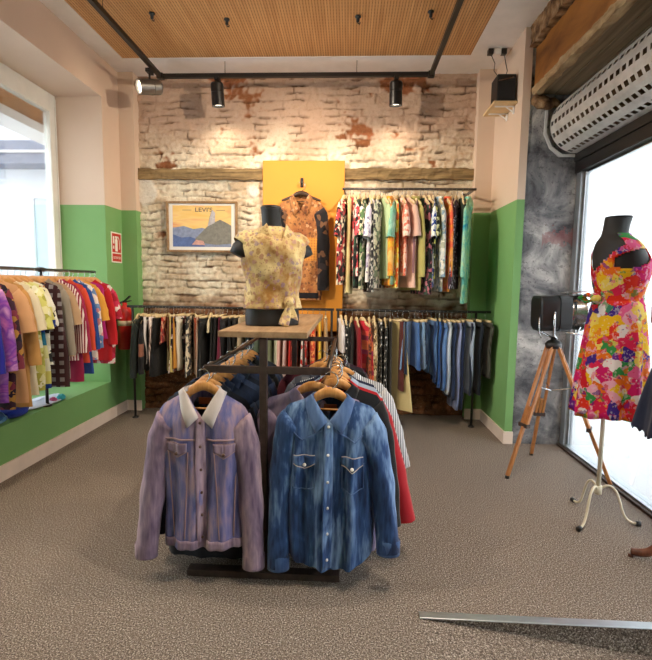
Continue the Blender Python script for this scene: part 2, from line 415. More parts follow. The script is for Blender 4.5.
# shopfront on the right: aluminium frame, panes, header
sf = MB()
sf.box(4.06, 4.13, -.762, -.69, -.12, 2.27); sf.box(4.06, 4.13, -5.6, -.762, -.12, .03)
w2 = struct(sf.build('window_2', M_alu, bevel=.004))
g = MB(); g.box(4.088, 4.100, -5.6, -.795, .03, 2.215); g.build('pane', M_glass, w2)
g = MB(); g.box(4.082, 4.11, -.795, -.762, .03, 2.22); g.box(4.082, 4.11, -5.6, -.795, 2.205, 2.225); g.build('glazing_bead', M_chrome, w2)
g = MB(); g.box(4.045, 4.14, -5.6, -.69, 2.225, 2.345); g.box(4.03, 4.06, -5.6, -.70, 2.31, 2.42); g.box(4.10, 4.2, -5.6, -.69, 2.345, 2.87); g.build('header', M_black, w2)
g = MB(); g.box(4.035, 4.06, -4.9, -.70, 0.0, .018); g.build('threshold', M_dark, w2)
# beam and soffit over the shopfront
S('trim_7', M_beamb, (3.69, 3.73, -6.6, -.69, 2.86, 3.19))
struct(rough_beam('trim_8', -4.9, -.69, 3.17, 3.33, 3.635, 3.72, M_rubble, .016, 260, 'y'))
struct(rough_beam('trim_9', -4.9, -.69, 2.815, 2.87, 3.675, 3.735, wood('splintered_edge', '7a5c3c', 'c0a47c', (20, 4, 20), .9), .014, 200, 'y'))
m = MB()
for i in range(3): m.box(3.735+.115*i, 3.735+.115*i+.108, -6.6, -.69, 2.83-.004*i, 2.86)
struct(m.build('trim_10', M_soff))
# crumbling plaster lump where beam meets wall
m = MB(); rings = []
for i in range(9):
    a = i/8; rr = .075*math.sin(PI*(.15+.85*a))+.01; rings.append([])
    for j in range(12):
        q = noise.noise(Vector((i*.9, j*.9, 4)))*.03
        rings[-1].append((3.67+.22*a, -.71+(rr*.55+q)*math.cos(2*PI*j/12), 2.775-.03*a+(rr*.6+q*1.3)*math.sin(2*PI*j/12)))
m.loft(rings); struct(m.build('trim_11', M_rubble, smooth=True))

# rolled perforated shutter
sh = thing('roller_shutter', 'rolled-up perforated grey metal shutter above the shop window', 'shutter', (4.03, -.70, 2.585))
R = .215
m = MB(); NS = 15
nyl = 40; stp = .0625
for k in range(NS):
    a0, a1 = 2*PI*k/NS, 2*PI*(k+1)/NS
    def pt(a, y, rr=R): return (rr*math.cos(a), -y, rr*math.sin(a))
    def am(t): return a0+(a1-a0)*t
    for j in range(nyl):
        y0 = .03+j*stp
        ys = [y0, y0+.013, y0+.05, y0+stp]; ts = [0, .34, .70, 1]
        for u in range(3):
            for w in range(3):
                if u == 1 and w == 1: continue
                m.add([pt(am(ts[u]), ys[w]), pt(am(ts[u+1]), ys[w]), pt(am(ts[u+1]), ys[w+1]), pt(am(ts[u]), ys[w+1])], [(0, 1, 2, 3)])
m.build('shutter_curtain', plain('galvanised_shutter', RGB(208, 204, 198), .45, .15, vary=.1), sh)
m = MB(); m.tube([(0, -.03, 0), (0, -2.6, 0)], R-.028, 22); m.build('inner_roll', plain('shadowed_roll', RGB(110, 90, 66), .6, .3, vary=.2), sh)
m = MB()
prof = [(-.245, .20), (-.25, -.06), (-.20, -.17), (-.12, -.235), (.11, -.235), (.11, -.215), (-.10, -.215), (-.185, -.155), (-.232, -.05), (-.228, .20)]
m.add([(x, -.008, z) for x, z in prof]+[(x, .008, z) for x, z in prof], [tuple(range(10)), tuple(range(19, 9, -1))]+[(i, (i+1) % 10, 10+(i+1) % 10, 10+i) for i in range(10)])
m.build('end_plate', plain('pale_end_plate', RGB(205, 205, 205), .5), sh)

# floor metal strip
m = MB(); m.box(2.57, 3.75, -2.828, -2.79, 0.0, .006)
tag(m.build('floor_strip', M_alu, bevel=.002), 'shiny aluminium threshold strip along the ramp edge in the carpet', 'floor strip')

# street outside
S('ground', plain('pale_paving', RGB(214, 214, 216), .8, vary=.04, scale=1.5), (4.13, 16, -14, 12, -.3, -.16))
S('wall_street', plain('white_facade', RGB(240, 240, 240), .8, vary=.02), (10, 10.3, -14, 12, -.3, 6))

# ------------------------------------------------------------------ garments
def lerp(a, b, t): return a+(b-a)*t
class Body:
    """analytic sheet of a hanging garment; local: hanger along X, front towards -Y, z=0 at the hanger top"""
    def __init__(s, sw=.21, hw=.23, L=.7, t=.035, slope=.32, nw=.075, nd=.09, amp=.008, hemc=.0, seed=0, waist=0.0):
        s.sw, s.hw, s.L, s.t, s.slope, s.nw, s.nd, s.amp, s.hemc, s.waist = sw, hw, L, t, slope, nw, nd, amp, hemc, waist
        r = random.Random(seed); s.ph = [r.uniform(0, 6.28) for _ in range(6)]; s.k = r.uniform(7, 12); s.k2 = r.uniform(3, 5)
    def width(s, v):
        w = lerp(s.sw, s.hw, v**.8); w -= s.waist*math.exp(-((v-.45)/.2)**2)
        return w
    def at(s, sx, v, side):
        w = s.width(v); x = sx*w
        xt = sx*s.sw
        ax = abs(xt); zt = -s.slope*max(0, ax-s.nw*.75)-.25*max(0, abs(sx)-.9)
        yn = 0.
        if ax < s.nw:
            q = 1-ax/s.nw
            if side < 0: zt -= s.nd*q**.8
            yn = side*.032*(1-(ax/s.nw)**2)
        hem = -(s.L-s.hemc*(1-abs(sx)**2)*0-s.hemc*abs(sx)**3)
        z = zt+v*(hem-zt)
        tt = s.t*min(1, v/.16)**.6*(max(0, 1-abs(sx)**3.2))**.5
        y = side*tt+yn*max(0, 1-v*6)
        f = min(1, v*2.2)
        y += f*s.amp*(math.sin(sx*s.k+s.ph[0]+1.3*math.sin(2.5*v+s.ph[1])+(side*.9))+.6*math.sin(sx*s.k*2.1+s.ph[2]+v*2))*(1-abs(sx)**4)
        x += f*.008*math.sin(v*s.k2*2+s.ph[3]+(2 if sx > 0 else 0))
        return Vector((x, y, z))
    def mesh(s, nu=18, nv=18):
        m = MB(); rings = []
        for j in range(nv+1):
            v = (j/nv)**1.25
            g = [s.at(-1+2*i/nu, v, -1) for i in range(nu+1)]+[s.at(1-2*i/nu, v, 1) for i in range(1, nu)]
            rings.append(g)
        m.loft(rings, False, False); return m
    def sv(s, x, z):
        v = .5; sx = 0
        for _ in range(8):
            sx = max(-1, min(1, x/s.width(v)))
            a = s.at(sx, 0, -1).z; b = s.at(sx, 1, -1).z
            v = max(0, min(1, (z-a)/(b-a)))
        return sx, v
    def front(s, x, z, off=.003):
        sx, v = s.sv(x, z); p = s.at(sx, v, -1); p.y -= off; p.x = x; p.z = z; return p
    def patch(s, pts, off=.003, m=None, nu=4, nv=4):
        """a quad given by four (x, z) corners laid over the front"""
        m = m or MB(); (ax, az), (bx, bz), (cx, cz), (dx, dz) = pts
        def fn(u, v):
            x = lerp(lerp(ax, bx, u), lerp(dx, cx, u), v); z = lerp(lerp(az, bz, u), lerp(dz, cz, u), v)
            return s.front(x, z, off)
        m.grid(fn, nu, nv); return m

def sleeve_mesh(b, sd, L=.6, out=.07, r0=.085, r1=.055, flat=.55, n=12, k=12, seed=0, fwd=0.0):
    m = MB(); rg = random.Random(seed); ph = rg.uniform(0, 6)
    p0 = Vector((sd*(b.sw-.05), 0, -b.slope*(b.sw-.05)-r0*.86)); p1 = Vector((sd*(b.sw+.004), -.002, -b.slope*b.sw-r0-.02))
    p2 = Vector((sd*(b.sw+out*.6), -fwd*.4, -b.slope*b.sw-.12-(L-.1)*.5)); p3 = Vector((sd*(b.sw+out), -fwd, -b.slope*b.sw-L))
    rings = []; P = []
    for i in range(k+1):
        t = i/k
        q = p0*(1-t)**3+p1*(3*t*(1-t)**2)+p2*(3*t*t*(1-t))+p3*t**3; P.append(q)
    for i, q in enumerate(P):
        t = i/k; d = (P[min(k, i+1)]-P[max(0, i-1)]).normalized(); a = Vector((d.z, 0, -d.x)); a.normalize()
        r = lerp(r0, r1, t**.7)*(1+.045*math.sin(t*17+ph)+.03*math.sin(t*31+ph*2)); f = flat*(1+.25*t)
        if i == 0: f *= .5
        rings.append([q+a*(r*math.cos(2*PI*j/n))+Vector((0, r*f*(1+.12*math.sin(3*2*PI*j/n+ph+t*5))*math.sin(2*PI*j/n), 0)) for j in range(n)])
    m.loft(rings, True, False); return m, P

def hanger(kind, loc, rz, label, group, detail=True, drop=.08, mat=None, half=.2, hs=.33):
    """shoulder bar and hook; local origin at the top of the bar, the rail is `drop` above"""
    t = thing('clothes_hanger', label, 'hanger', loc, rz, group)
    m = MB()
    if kind == 'clip':
        m.bar((-half*.8, 0, -.004), (half*.8, 0, -.004), .016, .02)
    else:
        pts = []
        for i in range(17):
            x = -half+2*half*i/16; pts.append((x, .004, .016-hs*(math.hypot(x, .045)-.045)-.022*min(1, abs(x)/half*2)**2))
        m.tube(pts, [.005, .007, .008, .009, .0095, .010, .012, .013, .013, .013, .012, .010, .0095, .009, .008, .007, .005], 10, flat=1.75)
        if detail: m.bar((-half*.7, .004, .012-.030-hs*half*.72), (half*.7, .004, .012-.034-hs*half*.72), .008, .008)
    hk = MB() if detail else m
    r = drop*.36; hp = [(0, 0, .012), (0, 0, max(.02, drop-2*r+.0))]
    for i in range(9):
        a = -PI/2+PI*1.25*i/8; hp.append((r*math.cos(a)*.9, 0, drop-r+r*math.sin(a)+.004))
    hk.cur = 0 if detail else 1; hk.tube(hp, .0026, 6)
    if detail:
        m.build('shoulder_bar', mat or M_hang, t, True); hk.build('hook', M_chrome, t, True)
    else:
        m.build('shoulder_bar', [mat or M_hangp, M_chrome], t, True)
    return t

PREV = {}; WORDS_BAD = []
def garment(rail, loc, rz, desc, kind, pattern, cols, L=None, detail=False, rel='right of', word=None, scale=1.0, seed=None, hang=True, **kw):
    ph, group = RAILS[rail]
    prev = PREV.get(rail); PREV[rail] = desc
    label = desc+' '+ph+(', '+rel+' the '+prev if prev else ', first from the '+('left' if rel == 'right of' else 'front' if rel == 'behind' else 'far end'))
    cat = {'jacket': 'jacket', 'shirt': 'shirt', 'tee': 'shirt', 'blouse': 'shirt', 'dress': 'dress', 'trousers': 'trousers', 'skirt': 'skirt', 'scarf': 'scarf'}[kind]
    name = {'jacket': 'jacket', 'shirt': 'long_sleeved_shirt', 'tee': 'short_sleeved_shirt', 'blouse': 'sleeveless_blouse', 'dress': 'dress', 'trousers': 'trousers', 'skirt': 'skirt', 'scarf': 'scarf'}[kind]
    if len(label.split()) > 16: WORDS_BAD.append(label)
    sd = seed if seed is not None else random.randint(0, 99999); rg = random.Random(sd)
    root = thing(name, label, cat, loc, rz, group)
    mat = fabric(pattern, cols, scale)
    th = kw.pop('t', .026)
    if kind in ('jacket', 'shirt', 'tee', 'blouse', 'dress'):
        Ld = {'jacket': .66, 'shirt': .72, 'tee': .66, 'blouse': .62, 'dress': .95}[kind] if L is None else L
        b = Body(sw=kw.pop('sw', .19+rg.uniform(-.015, .01)), hw=kw.pop('hw', .205 if kind != 'dress' else .27), L=Ld, t=th, seed=sd, amp=kw.pop('amp', .007), hemc=kw.pop('hemc', .0), nd=kw.pop('nd', .08), slope=kw.pop('slope', .32))
        b.mesh().build('body', mat, root, True)
        if kind in ('jacket', 'shirt', 'tee') or kw.get('sleeves'):
            for s_ in (-1, 1):
                if kind == 'tee': sm, P = sleeve_mesh(b, s_, .28, .03, .066, .062, th/.055, seed=sd+s_)
                else: sm, P = sleeve_mesh(b, s_, kw.get('SL', .56), kw.get('out', .03+rg.uniform(-.01, .02)), .066, .046, th/.055, seed=sd+s_)
                sm.build('sleeve', mat, root, True)
        if kind in ('jacket', 'shirt'):
            collar(b, root, mat)
    elif kind == 'trousers':
        Ld = .95 if L is None else L; hwt = kw.get('hw', .17)
        for s_ in (-1, 1):
            m = MB(); rings = []
            for j in range(15):
                v = j/14; cx = s_*hwt*.5*lerp(1, .86, v); rx = lerp(hwt*.53, kw.get('leg', .085), v**.6); ry = th*lerp(.9, .8, v)
                if v < .15: ry *= .75+.25*v/.15
                q = .012*math.sin(v*5+sd); z = -.03-(Ld-.03)*v
                rings.append([(cx+q+rx*math.cos(a), s_*.004+.006*math.sin(v*7+s_)+ry*math.sin(a)*(1+.15*math.sin(3*a)), z) for a in [2*PI*i/14 for i in range(14)]])
            m.loft(rings, True, True); m.build('trouser_leg', mat, root, True)
        m = MB(); m.loft([[(hwt*1.03*math.cos(a), th*.8*math.sin(a), z) for a in [2*PI*i/20 for i in range(20)]] for z in (0, -.02, -.042)], False, False)
        m.build('waistband', mat, root, True)
    else:
        Ld = {'skirt': .6, 'scarf': .8}[kind] if L is None else L
        w0, w1 = {'skirt': (.165, kw.get('hw', .235)), 'scarf': (.10, .13)}[kind]
        m = MB(); rings = []; n = 36
        for j in range(15):
            v = j/14; w = lerp(w0, w1, v); z = -.012-Ld*v; g = []
            for i in range(n):
                a = 2*PI*i/n; f = 1+(.05+.3*v)*math.sin(a*kw.get('pleats', 7)+sd)*.35
                g.append((w*math.cos(a), th*(.8+.35*v)*math.sin(a)*f+v*.006*math.sin(a*5+sd), z-.01*v*math.sin(2*a+sd)))
            rings.append(g)
        m.loft(rings, kind == 'scarf', False); m.build('body' if kind == 'scarf' else 'skirt_panel', mat, root, True)
        if kind == 'skirt':
            m = MB(); m.loft([[(.17*math.cos(a), th*.85*math.sin(a), z) for a in [2*PI*i/24 for i in range(24)]] for z in (.0, -.03)], False, False)
            m.build('waistband', mat, root, True)
    if hang:
        hk = 'clip' if kind in ('trousers', 'skirt') else 'bar'
        hl = ('wooden ' if True else '')+'hanger holding the '+desc+' '+ph
        hanger(hk, (loc[0], loc[1], loc[2]+(.012 if hk == 'clip' else -.004)), rz, hl, 'hangers '+ph, detail=detail or rail == 'L', drop=RAILZ[rail]-loc[2]-(.012 if hk == 'clip' else -.004), half=.155 if hk == 'clip' else .155, hs=kw.get('hs', .32)+.02)
    return root

def collar(b, root, mat, h=.035, spread=.055, drop=None, off=.012):
    drop = drop or b.nd
    m = MB()
    # stand round the back of the neck, then two points lying on the front
    for s_ in (-1, 1):
        def fn(u, v, s_=s_):
            if u < .5:
                a = u/.5; ang = a*PI/2; x = s_*b.nw*math.sin(ang)*.98; y = .03*math.cos(ang); z = .014-.005*a-v*h*.7
                return Vector((x, y+(.010 if v > .5 else 0)*math.cos(ang)-off*math.sin(ang)*(v), z))
            a = (u-.5)/.5
            xi = b.nw*(1-a)*.98+.006; zi = .009-(drop+.006)*a**1.15
            xo = xi+.02+spread*.35*(1-abs(a-.5))+.022*a; zo = zi-h*(.7+.75*a)
            x = lerp(xi, xo, v); z = lerp(zi, zo, v)
            p = b.front(x, min(z, -.001), off*(1-.5*v))
            return Vector((s_*x, p.y-.012*(1-a)*(1-v), z))
        m.grid(fn, 12, 3)
    return m.build('collar', mat, root, True, solid=.004)

RAILS = {'L': ('on left rail', 'clothes on the left wall rail'), 'U': ('on upper rail', 'clothes on the upper wall rail'),
         'A': ('on lower left rail', 'clothes on the lower left wall rail'), 'B': ('on lower right rail', 'clothes on the lower right wall rail'),
         'F': ('on left rack arm', 'denim on the left arm of the centre rack'), 'G': ('on right rack arm', 'shirts on the right arm of the centre rack')}
RAILZ = {'L': 1.40, 'U': 2.185, 'A': 1.085, 'B': 1.085, 'F': .95, 'G': .95}

# ---- upper rail on the brick wall: garments hang edge-on
UX = 4
U = [(342, 'black red striped shirt', 'tee', 'print', ['1c1618', 'b03a40', 'e8dcc0', '2a2224'], .80),
     (347, 'cream scarf', 'scarf', 'solid', ['e6d49a'], .84),
     (351, 'red floral shirt', 'tee', 'print', ['c23440', '20181c', 'f0d8d0', 'd8505a'], .70),
     (357, 'black leaf blouse', 'blouse', 'print', ['14161a', '23282c', '3a5a48', '1a1a1e'], .82),
     (363, 'green white print shirt', 'tee', 'print', ['e8e4d2', '5f7f52', '2c3a30', 'd8d0b0'], .80),
     (368, 'black speckled dress', 'dress', 'dots', ['1a1c20', 'd8d4cc'], .84),
     (373, 'lavender white shirt', 'tee', 'print', ['ece8ee', 'cfc8dc', 'f4f2ee', '8d86a8'], .78),
     (378, 'white floral blouse', 'blouse', 'print', ['f2ecdf', '4a4a52', 'e4e0d4', '91a08a'], .82),
     (383, 'mint green shirt', 'tee', 'solid', ['bfd8a8'], .70),
     (387, 'yellow flame shirt', 'shirt', 'tiedye', ['f0d840', 'e88a2c', 'f4e890'], .80),
     (392, 'orange yellow blouse', 'blouse', 'print', ['f0963c', 'f4dc50', 'e86a30', 'f4e8a0'], .78),
     (397, 'pale turquoise shirt', 'tee', 'tiedye', ['a8d8c0', '74b8a0', 'd8ecd8'], .80),
     (402, 'coral pink shirt', 'tee', 'print', ['ec9a84', 'f0c0ac', 'e07860', 'f4dcd0'], .72),
     (407, 'pale pink shirt', 'tee', 'solid', ['ecc4b4'], .78),
     (413, 'khaki olive shirt', 'shirt', 'solid', ['b8b068'], .80),
     (420, 'mauve blouse', 'blouse', 'solid', ['a87c84'], .66),
     (424, 'black floral dress', 'dress', 'print', ['15141a', '1e2026', 'b06a78', '2c4438'], .86),
     (429, 'lime print shirt', 'tee', 'print', ['d8dc70', '3a4a2c', '20241e', 'e8e8b0'], .70),
     (434, 'white blue shirt', 'tee', 'print', ['eef0f0', 'c8d4e4', '3050a0', 'f4f4f0'], .82),
     (439, 'white floral shirt', 'shirt', 'print', ['f0ecde', 'd8dcd8', 'b4b8a4', '88a4b8'], .84),
     (447, 'orange coral shirt', 'shirt', 'tiedye', ['e8882c', 'ea5a48', 'f0b050', 'dc6a78'], .82),
     (453, 'rose pink blouse', 'blouse', 'print', ['e8a090', 'f0c4b4', 'd86a70'], .62),
     (458, 'purple dotted blouse', 'dress', 'dots', ['3a2834', 'cfc4d8', '5a3a50'], .80),
     (464, 'dark green blouse', 'blouse', 'solid', ['2a3a30'], .62),
     (470, 'turquoise tie-dye shirt', 'shirt', 'tiedye', ['2c9ab8', '7cd0c0', 'b8e0b8', '5cc0d0'], .92)]
for px, d, k, pt, c, L in U:
    x = 2.16+.00864*(px+UX-338)-.012; r = random.Random(px)
    garment('U', (x, -.26, 2.10), PI/2+r.choice((-.34, -.2, -.1, .1, .2, .34)), d, k, pt, c, L+r.uniform(-.03, .03), t=r.uniform(.017, .027), sw=.17+r.uniform(-.02, .02), SL=.62 if k == 'shirt' else .5, scale=1.3, slope=.5, hs=.5)

# ---- lower rails
def lowx(px): return .254+.009084*(px-130)
A = [(132, 'dark green print dress', 'dress', 'print', ['2c3a30', '1c2620', '48584a'], .52), (137, 'black green jacket', 'jacket', 'solid', ['1c2422'], .5),
     (140, 'rust trimmed black shirt', 'shirt', 'bands', ['16161a', '1a1a1e', '8a5a48'], .46), (144, 'white trousers', 'trousers', 'solid', ['e8e4e2'], .44),
     (148, 'black straight trousers', 'trousers', 'solid', ['17171a'], .5), (151, 'pink striped blouse', 'blouse', 'stripe', ['e8d4cc', '6a5450'], .46),
     (154, 'blush white trousers', 'trousers', 'solid', ['f0e2da'], .46), (158, 'black wide skirt', 'skirt', 'solid', ['121214'], .52),
     (161, 'red floral short skirt', 'skirt', 'print', ['b8382c', '7a1c20', 'e0a080'], .22), (164, 'straw yellow skirt', 'skirt', 'solid', ['cdb874'], .50),
     (169, 'mustard skirt', 'skirt', 'solid', ['c8882e'], .46), (173, 'brown trousers', 'trousers', 'solid', ['5a3620'], .46),
     (177, 'ivory trousers', 'trousers', 'solid', ['ded6c6'], .50), (181, 'black daisy skirt', 'skirt', 'print', ['16161e', '1c1c26', 'd8ccc8', '7a4a4a', '20202a'], .50),
     (186, 'cream bordered black skirt', 'skirt', 'print', ['17171c', 'e0d4b8', '26262e'], .54), (192, 'beige pink skirt', 'skirt', 'solid', ['d8b49c'], .54),
     (197, 'rust orange trousers', 'trousers', 'solid', ['9a4a30'], .38), (201, 'black velvet skirt', 'skirt', 'solid', ['101012'], .55),
     (205, 'black crepe trousers', 'trousers', 'solid', ['1a1a1c'], .55), (209, 'cream camisole', 'blouse', 'solid', ['d8c8a4'], .14),
     (213, 'black long skirt', 'skirt', 'solid', ['0e1012'], .56), (218, 'black pleated skirt', 'skirt', 'solid', ['131316'], .56),
     (221, 'burgundy skirt', 'skirt', 'solid', ['6a1c34'], .40), (225, 'charcoal trousers', 'trousers', 'solid', ['222226'], .5),
     (231, 'midnight black skirt', 'skirt', 'solid', ['14161c'], .52), (237, 'black wool trousers', 'trousers', 'solid', ['1a1a1a'], .5),
     (243, 'oatmeal skirt', 'skirt', 'solid', ['b8a484'], .5), (249, 'dark teal skirt', 'skirt', 'solid', ['1c3034'], .5),
     (256, 'navy skirt', 'skirt', 'solid', ['1c2238'], .5), (262, 'grey green skirt', 'skirt', 'solid', ['5a6a58'], .5),
     (267, 'white cotton skirt', 'skirt', 'solid', ['dcdcd4'], .5), (272, 'sage trousers', 'trousers', 'solid', ['8a9478'], .5),
     (277, 'cream linen skirt', 'skirt', 'solid', ['e4dcc0'], .5), (282, 'dusty pink skirt', 'skirt', 'solid', ['e0b0a4'], .5),
     (288, 'pale rose skirt', 'skirt', 'solid', ['ecd0c8'], .5), (293, 'scarlet skirt', 'skirt', 'solid', ['c02c24'], .5),
     (298, 'brick red skirt', 'skirt', 'print', ['b83428', '8a201c', 'd86a40'], .5), (304, 'black red skirt', 'skirt', 'print', ['3a1418', '1a1214', '7a2020'], .5),
     (309, 'white red floral skirt', 'skirt', 'print', ['d83028', 'f0e4dc', 'b02020'], .5), (315, 'orange red dress', 'dress', 'print', ['d8482c', 'f0a060', 'b02c20'], .6),
     (322, 'golden yellow skirt', 'skirt', 'solid', ['e8bc34'], .40), (328, 'tan skirt', 'skirt', 'solid', ['c09a6a'], .44)]
for px, d, k, pt, c, L in A:
    r = random.Random(px*3)
    top = 1.0+r.uniform(-.014, .008)
    garment('A', (lowx(px), -.26, top), PI/2+{164: .42, 169: .35, 181: -.4, 192: .4}.get(px, r.uniform(-.22, .22)), d, k, pt, c, L, t=r.uniform(.016, .026), sw=.17, SL=min(.5, L), scale=1.3)
B = [(342, 'white blouse', 'blouse', 'solid', ['e8e0e0'], .30), (347, 'black white dotted dress', 'dress', 'dots', ['18181a', 'd8d4d0'], .62), (353, 'black shift dress', 'dress', 'solid', ['141414'], .6),
     (358, 'dark red dress', 'dress', 'solid', ['8a1c28'], .62), (364, 'red orange banded dress', 'dress', 'bands', ['c8283c', 'c8283c', 'e85a50', 'a03858', 'ec7a54', 'f08a58', 'a83a68'], .62),
     (371, 'rust print dress', 'dress', 'print', ['8a3a24', 'b8603a', '3a1c18'], .6), (376, 'beige floral dress', 'dress', 'print', ['b89a6c', '5a4630', 'd8c49c'], .62),
     (381, 'black white speckled skirt', 'skirt', 'dots', ['1c1c1c', 'e4e0dc'], .78), (387, 'monochrome flecked dress', 'dress', 'dots', ['202020', 'ccc8c4'], .80),
     (392, 'black maxi skirt', 'skirt', 'solid', ['121212'], .8), (396, 'cream ruffled skirt', 'skirt', 'solid', ['d8c48c'], .78), (400, 'maroon skirt', 'skirt', 'solid', ['5a2420'], .60),
     (405, 'navy denim skirt', 'skirt', 'denim', ['1c2638', '2c3a54'], .46), (411, 'light blue denim skirt', 'skirt', 'denim', ['6a94c8', 'a8c8e8'], .40),
     (417, 'mid blue denim skirt', 'skirt', 'denim', ['2c4c84', '4c74ac'], .40), (421, 'grey blue denim skirt', 'skirt', 'denim', ['5a708c', '8098b0'], .40),
     (425, 'dark denim shorts', 'trousers', 'denim', ['22304c', '34486a'], .38), (429, 'sky blue denim shorts', 'trousers', 'denim', ['5c88bc', '9cc0e0'], .42),
     (434, 'faded blue jeans', 'trousers', 'denim', ['3c5c8c', '6088b8'], .50), (438, 'indigo jeans', 'trousers', 'denim', ['1c3058', '2c4c80'], .55),
     (442, 'cobalt blue jeans', 'trousers', 'denim', ['244a88', '3c6cac'], .60), (446, 'washed blue jeans', 'trousers', 'denim', ['3c64a0', '6c94c8'], .62),
     (450, 'white edged jeans', 'trousers', 'denim', ['a4b4cc', 'dce4ec'], .66), (454, 'navy jeans', 'trousers', 'denim', ['1a2844', '2a3c60'], .70),
     (459, 'lavender grey jeans', 'trousers', 'denim', ['6c78a4', '98a4c8'], .80), (464, 'dark indigo jeans', 'trousers', 'denim', ['15203c', '223458'], .80),
     (469, 'pale stripe jeans', 'trousers', 'denim', ['7c90b0', 'b4c4d8'], .66), (474, 'midnight navy jeans', 'trousers', 'denim', ['121c30', '1c2a44'], .66),
     (479, 'blue black jeans', 'trousers', 'denim', ['10161f', '1a2634'], .66), (490, 'dark olive trousers', 'trousers', 'stripe', ['1e211c', '5a5c54'], .5)]
for px, d, k, pt, c, L in B:
    r = random.Random(px*5)
    garment('B', (min(3.53, lowx(px)+.02), -.26, 1.0+r.uniform(-.014, .008)), PI/2+{364: .45, 396: .5, 411: -.4, 429: -.35}.get(px, r.uniform(-.2, .2)), d, k, pt, c, L, t=r.uniform(.018, .028), sw=.165, scale=1.5, leg=.08, **({'hw': .33} if px == 396 else {}))

def rail(name, label, x0, x1, z, legs, y=-.26):
    t = thing(name, label, 'clothes rail', (x0, y, 0))
    m = MB(); m.tube([(0, 0, z), (x1-x0, 0, z)], .0125, 10); m.build('rod', M_black, t, True)
    for lx in legs:
        m = MB(); m.tube([(lx-x0, 0, z), (lx-x0, 0, .015)], .0115, 10); m.lathe([(.0, 0), (.03, 0), (.03, .008), (.014, .02), (0, .02)], (lx-x0, 0, 0), 14); m.build('leg', M_black, t, True)
    return t
rail('clothes_rail', 'black pipe rail of skirts against the brick wall left of the yellow board', .16, 2.13, 1.085, (.21, 2.11))
rail('clothes_rail', 'black pipe rail of dresses and jeans low on the brick wall at right', 2.15, 3.57, 1.085, (2.17, 3.44))
t = thing('wall_rail', 'thin metal clothes rail high on the brick wall holding bright summer shirts', 'clothes rail', (2.19, .08, 2.185))
m = MB(); m.tube([(0, -.34, 0), (1.20, -.34, 0)], .011, 10); m.build('rod', M_steel, t, True)
for x in (0.02, 1.18):
    m = MB(); m.bar((x, .01, 0), (x, -.34, 0), .016, .02); m.bar((x, .008, -.03), (x, .008, .03), .03, .006); m.build('bracket', M_steel, t)

# ---- left wall rail: garments face the camera, one behind the other
LL = [(-.52, 'dark crimson blouse', 'tee', 'print', ['a01c30', 'c03050', 'e8d8d0'], .74), (-.60, 'bright red cardigan', 'jacket', 'solid', ['c01c24'], .70),
      (-.68, 'magenta silk blouse', 'blouse', 'solid', ['b02070'], .50), (-.76, 'golden yellow shirt', 'tee', 'solid', ['e0a040'], .52), (-.83, 'pastel floral shirt', 'shirt', 'print', ['e8d4c8', '6a86b4', 'd88a90', 'f4ece4'], .66),
      (-.90, 'cobalt blue shirt', 'shirt', 'solid', ['2a4c94'], .76), (-.97, 'orange red shirt', 'shirt', 'solid', ['d84c34'], .66), (-1.04, 'crimson pink shirt', 'shirt', 'solid', ['a82850'], .80),
      (-1.10, 'white striped maroon shirt', 'shirt', 'stripe', ['8a2838', 'e8d4d0'], .62), (-1.15, 'tan beige shirt', 'tee', 'solid', ['c09c78'], .58),
      (-1.21, 'grey taupe shirt', 'shirt', 'solid', ['a09484'], .74), (-1.31, 'maroon white checked dress', 'dress', 'check', ['3a1c1e', 'd8d4d4', '3a1c1e'], .78),
      (-1.40, 'ivory blouse with black leaves', 'tee', 'print', ['ece8d8', 'e4dcc4', '2a2c2c', 'ded8bc'], .60), (-1.46, 'teal hemmed print shirt', 'tee', 'bands', ['e0dc9a', 'e8e4c8', 'd8d070', '1c3c8c', '2c7c9c'], .76),
      (-1.525, 'lime yellow print shirt', 'tee', 'print', ['d8d478', 'eae4b0', 'b8b450', 'f0ecd0'], .76), (-1.57, 'pale cream blouse', 'tee', 'solid', ['efe2c0'], .78),
      (-1.64, 'golden tan satin shirt', 'shirt', 'solid', ['d09a58'], .84), (-1.71, 'peach orange shirt', 'tee', 'solid', ['e0a878'], .80), (-1.78, 'plum patterned shirt', 'shirt', 'print', ['3a2030', '7a3040', 'b0803c', '22182a'], .82),
      (-1.86, 'pink violet shirt', 'shirt', 'tiedye', ['d070b0', '7a3aa0', 'e8a8d0'], .76), (-1.94, 'royal blue shirt', 'shirt', 'solid', ['2c2c9c'], .80), (-2.02, 'vivid orange red dress', 'dress', 'solid', ['e04a28'], .84),
      (-2.10, 'dark violet shirt', 'shirt', 'solid', ['4a2a6a'], .78)]
for y, d, k, pt, c, L in LL:
    r = random.Random(int(y*1000))
    garment('L', (-.03+r.uniform(-.008, .008), y, 1.322), r.uniform(-.10, .10), d, k, pt, c, L, rel='in front of', t=.024, sw=.20 if pt == 'check' else .16 if -1.5 < y < -1.35 else .185, hw=.25 if pt == 'check' else .20, SL=.50, scale=1.25 if pt == 'check' else 1.0)
t = thing('wall_rail', 'black pipe rail of shirts standing on the left window sill', 'clothes rail', (-.03, -.47, .36))
m = MB(); m.tube([(0, 0, 1.04), (0, -2.4, 1.04)], .0125, 10); m.build('rod', M_steel, t, True)
for y in (-.73, -1.95):
    m = MB(); m.tube([(0, y, 1.04), (0, y, .012)], .0115, 10); m.tube([(0, y-.03, 1.04), (0, y+.03, 1.04)], .018, 10); m.lathe([(0, 0), (.032, 0), (.032, .008), (.014, .02), (0, .02)], (0, y, 0), 14); m.build('leg', M_black, t, True)

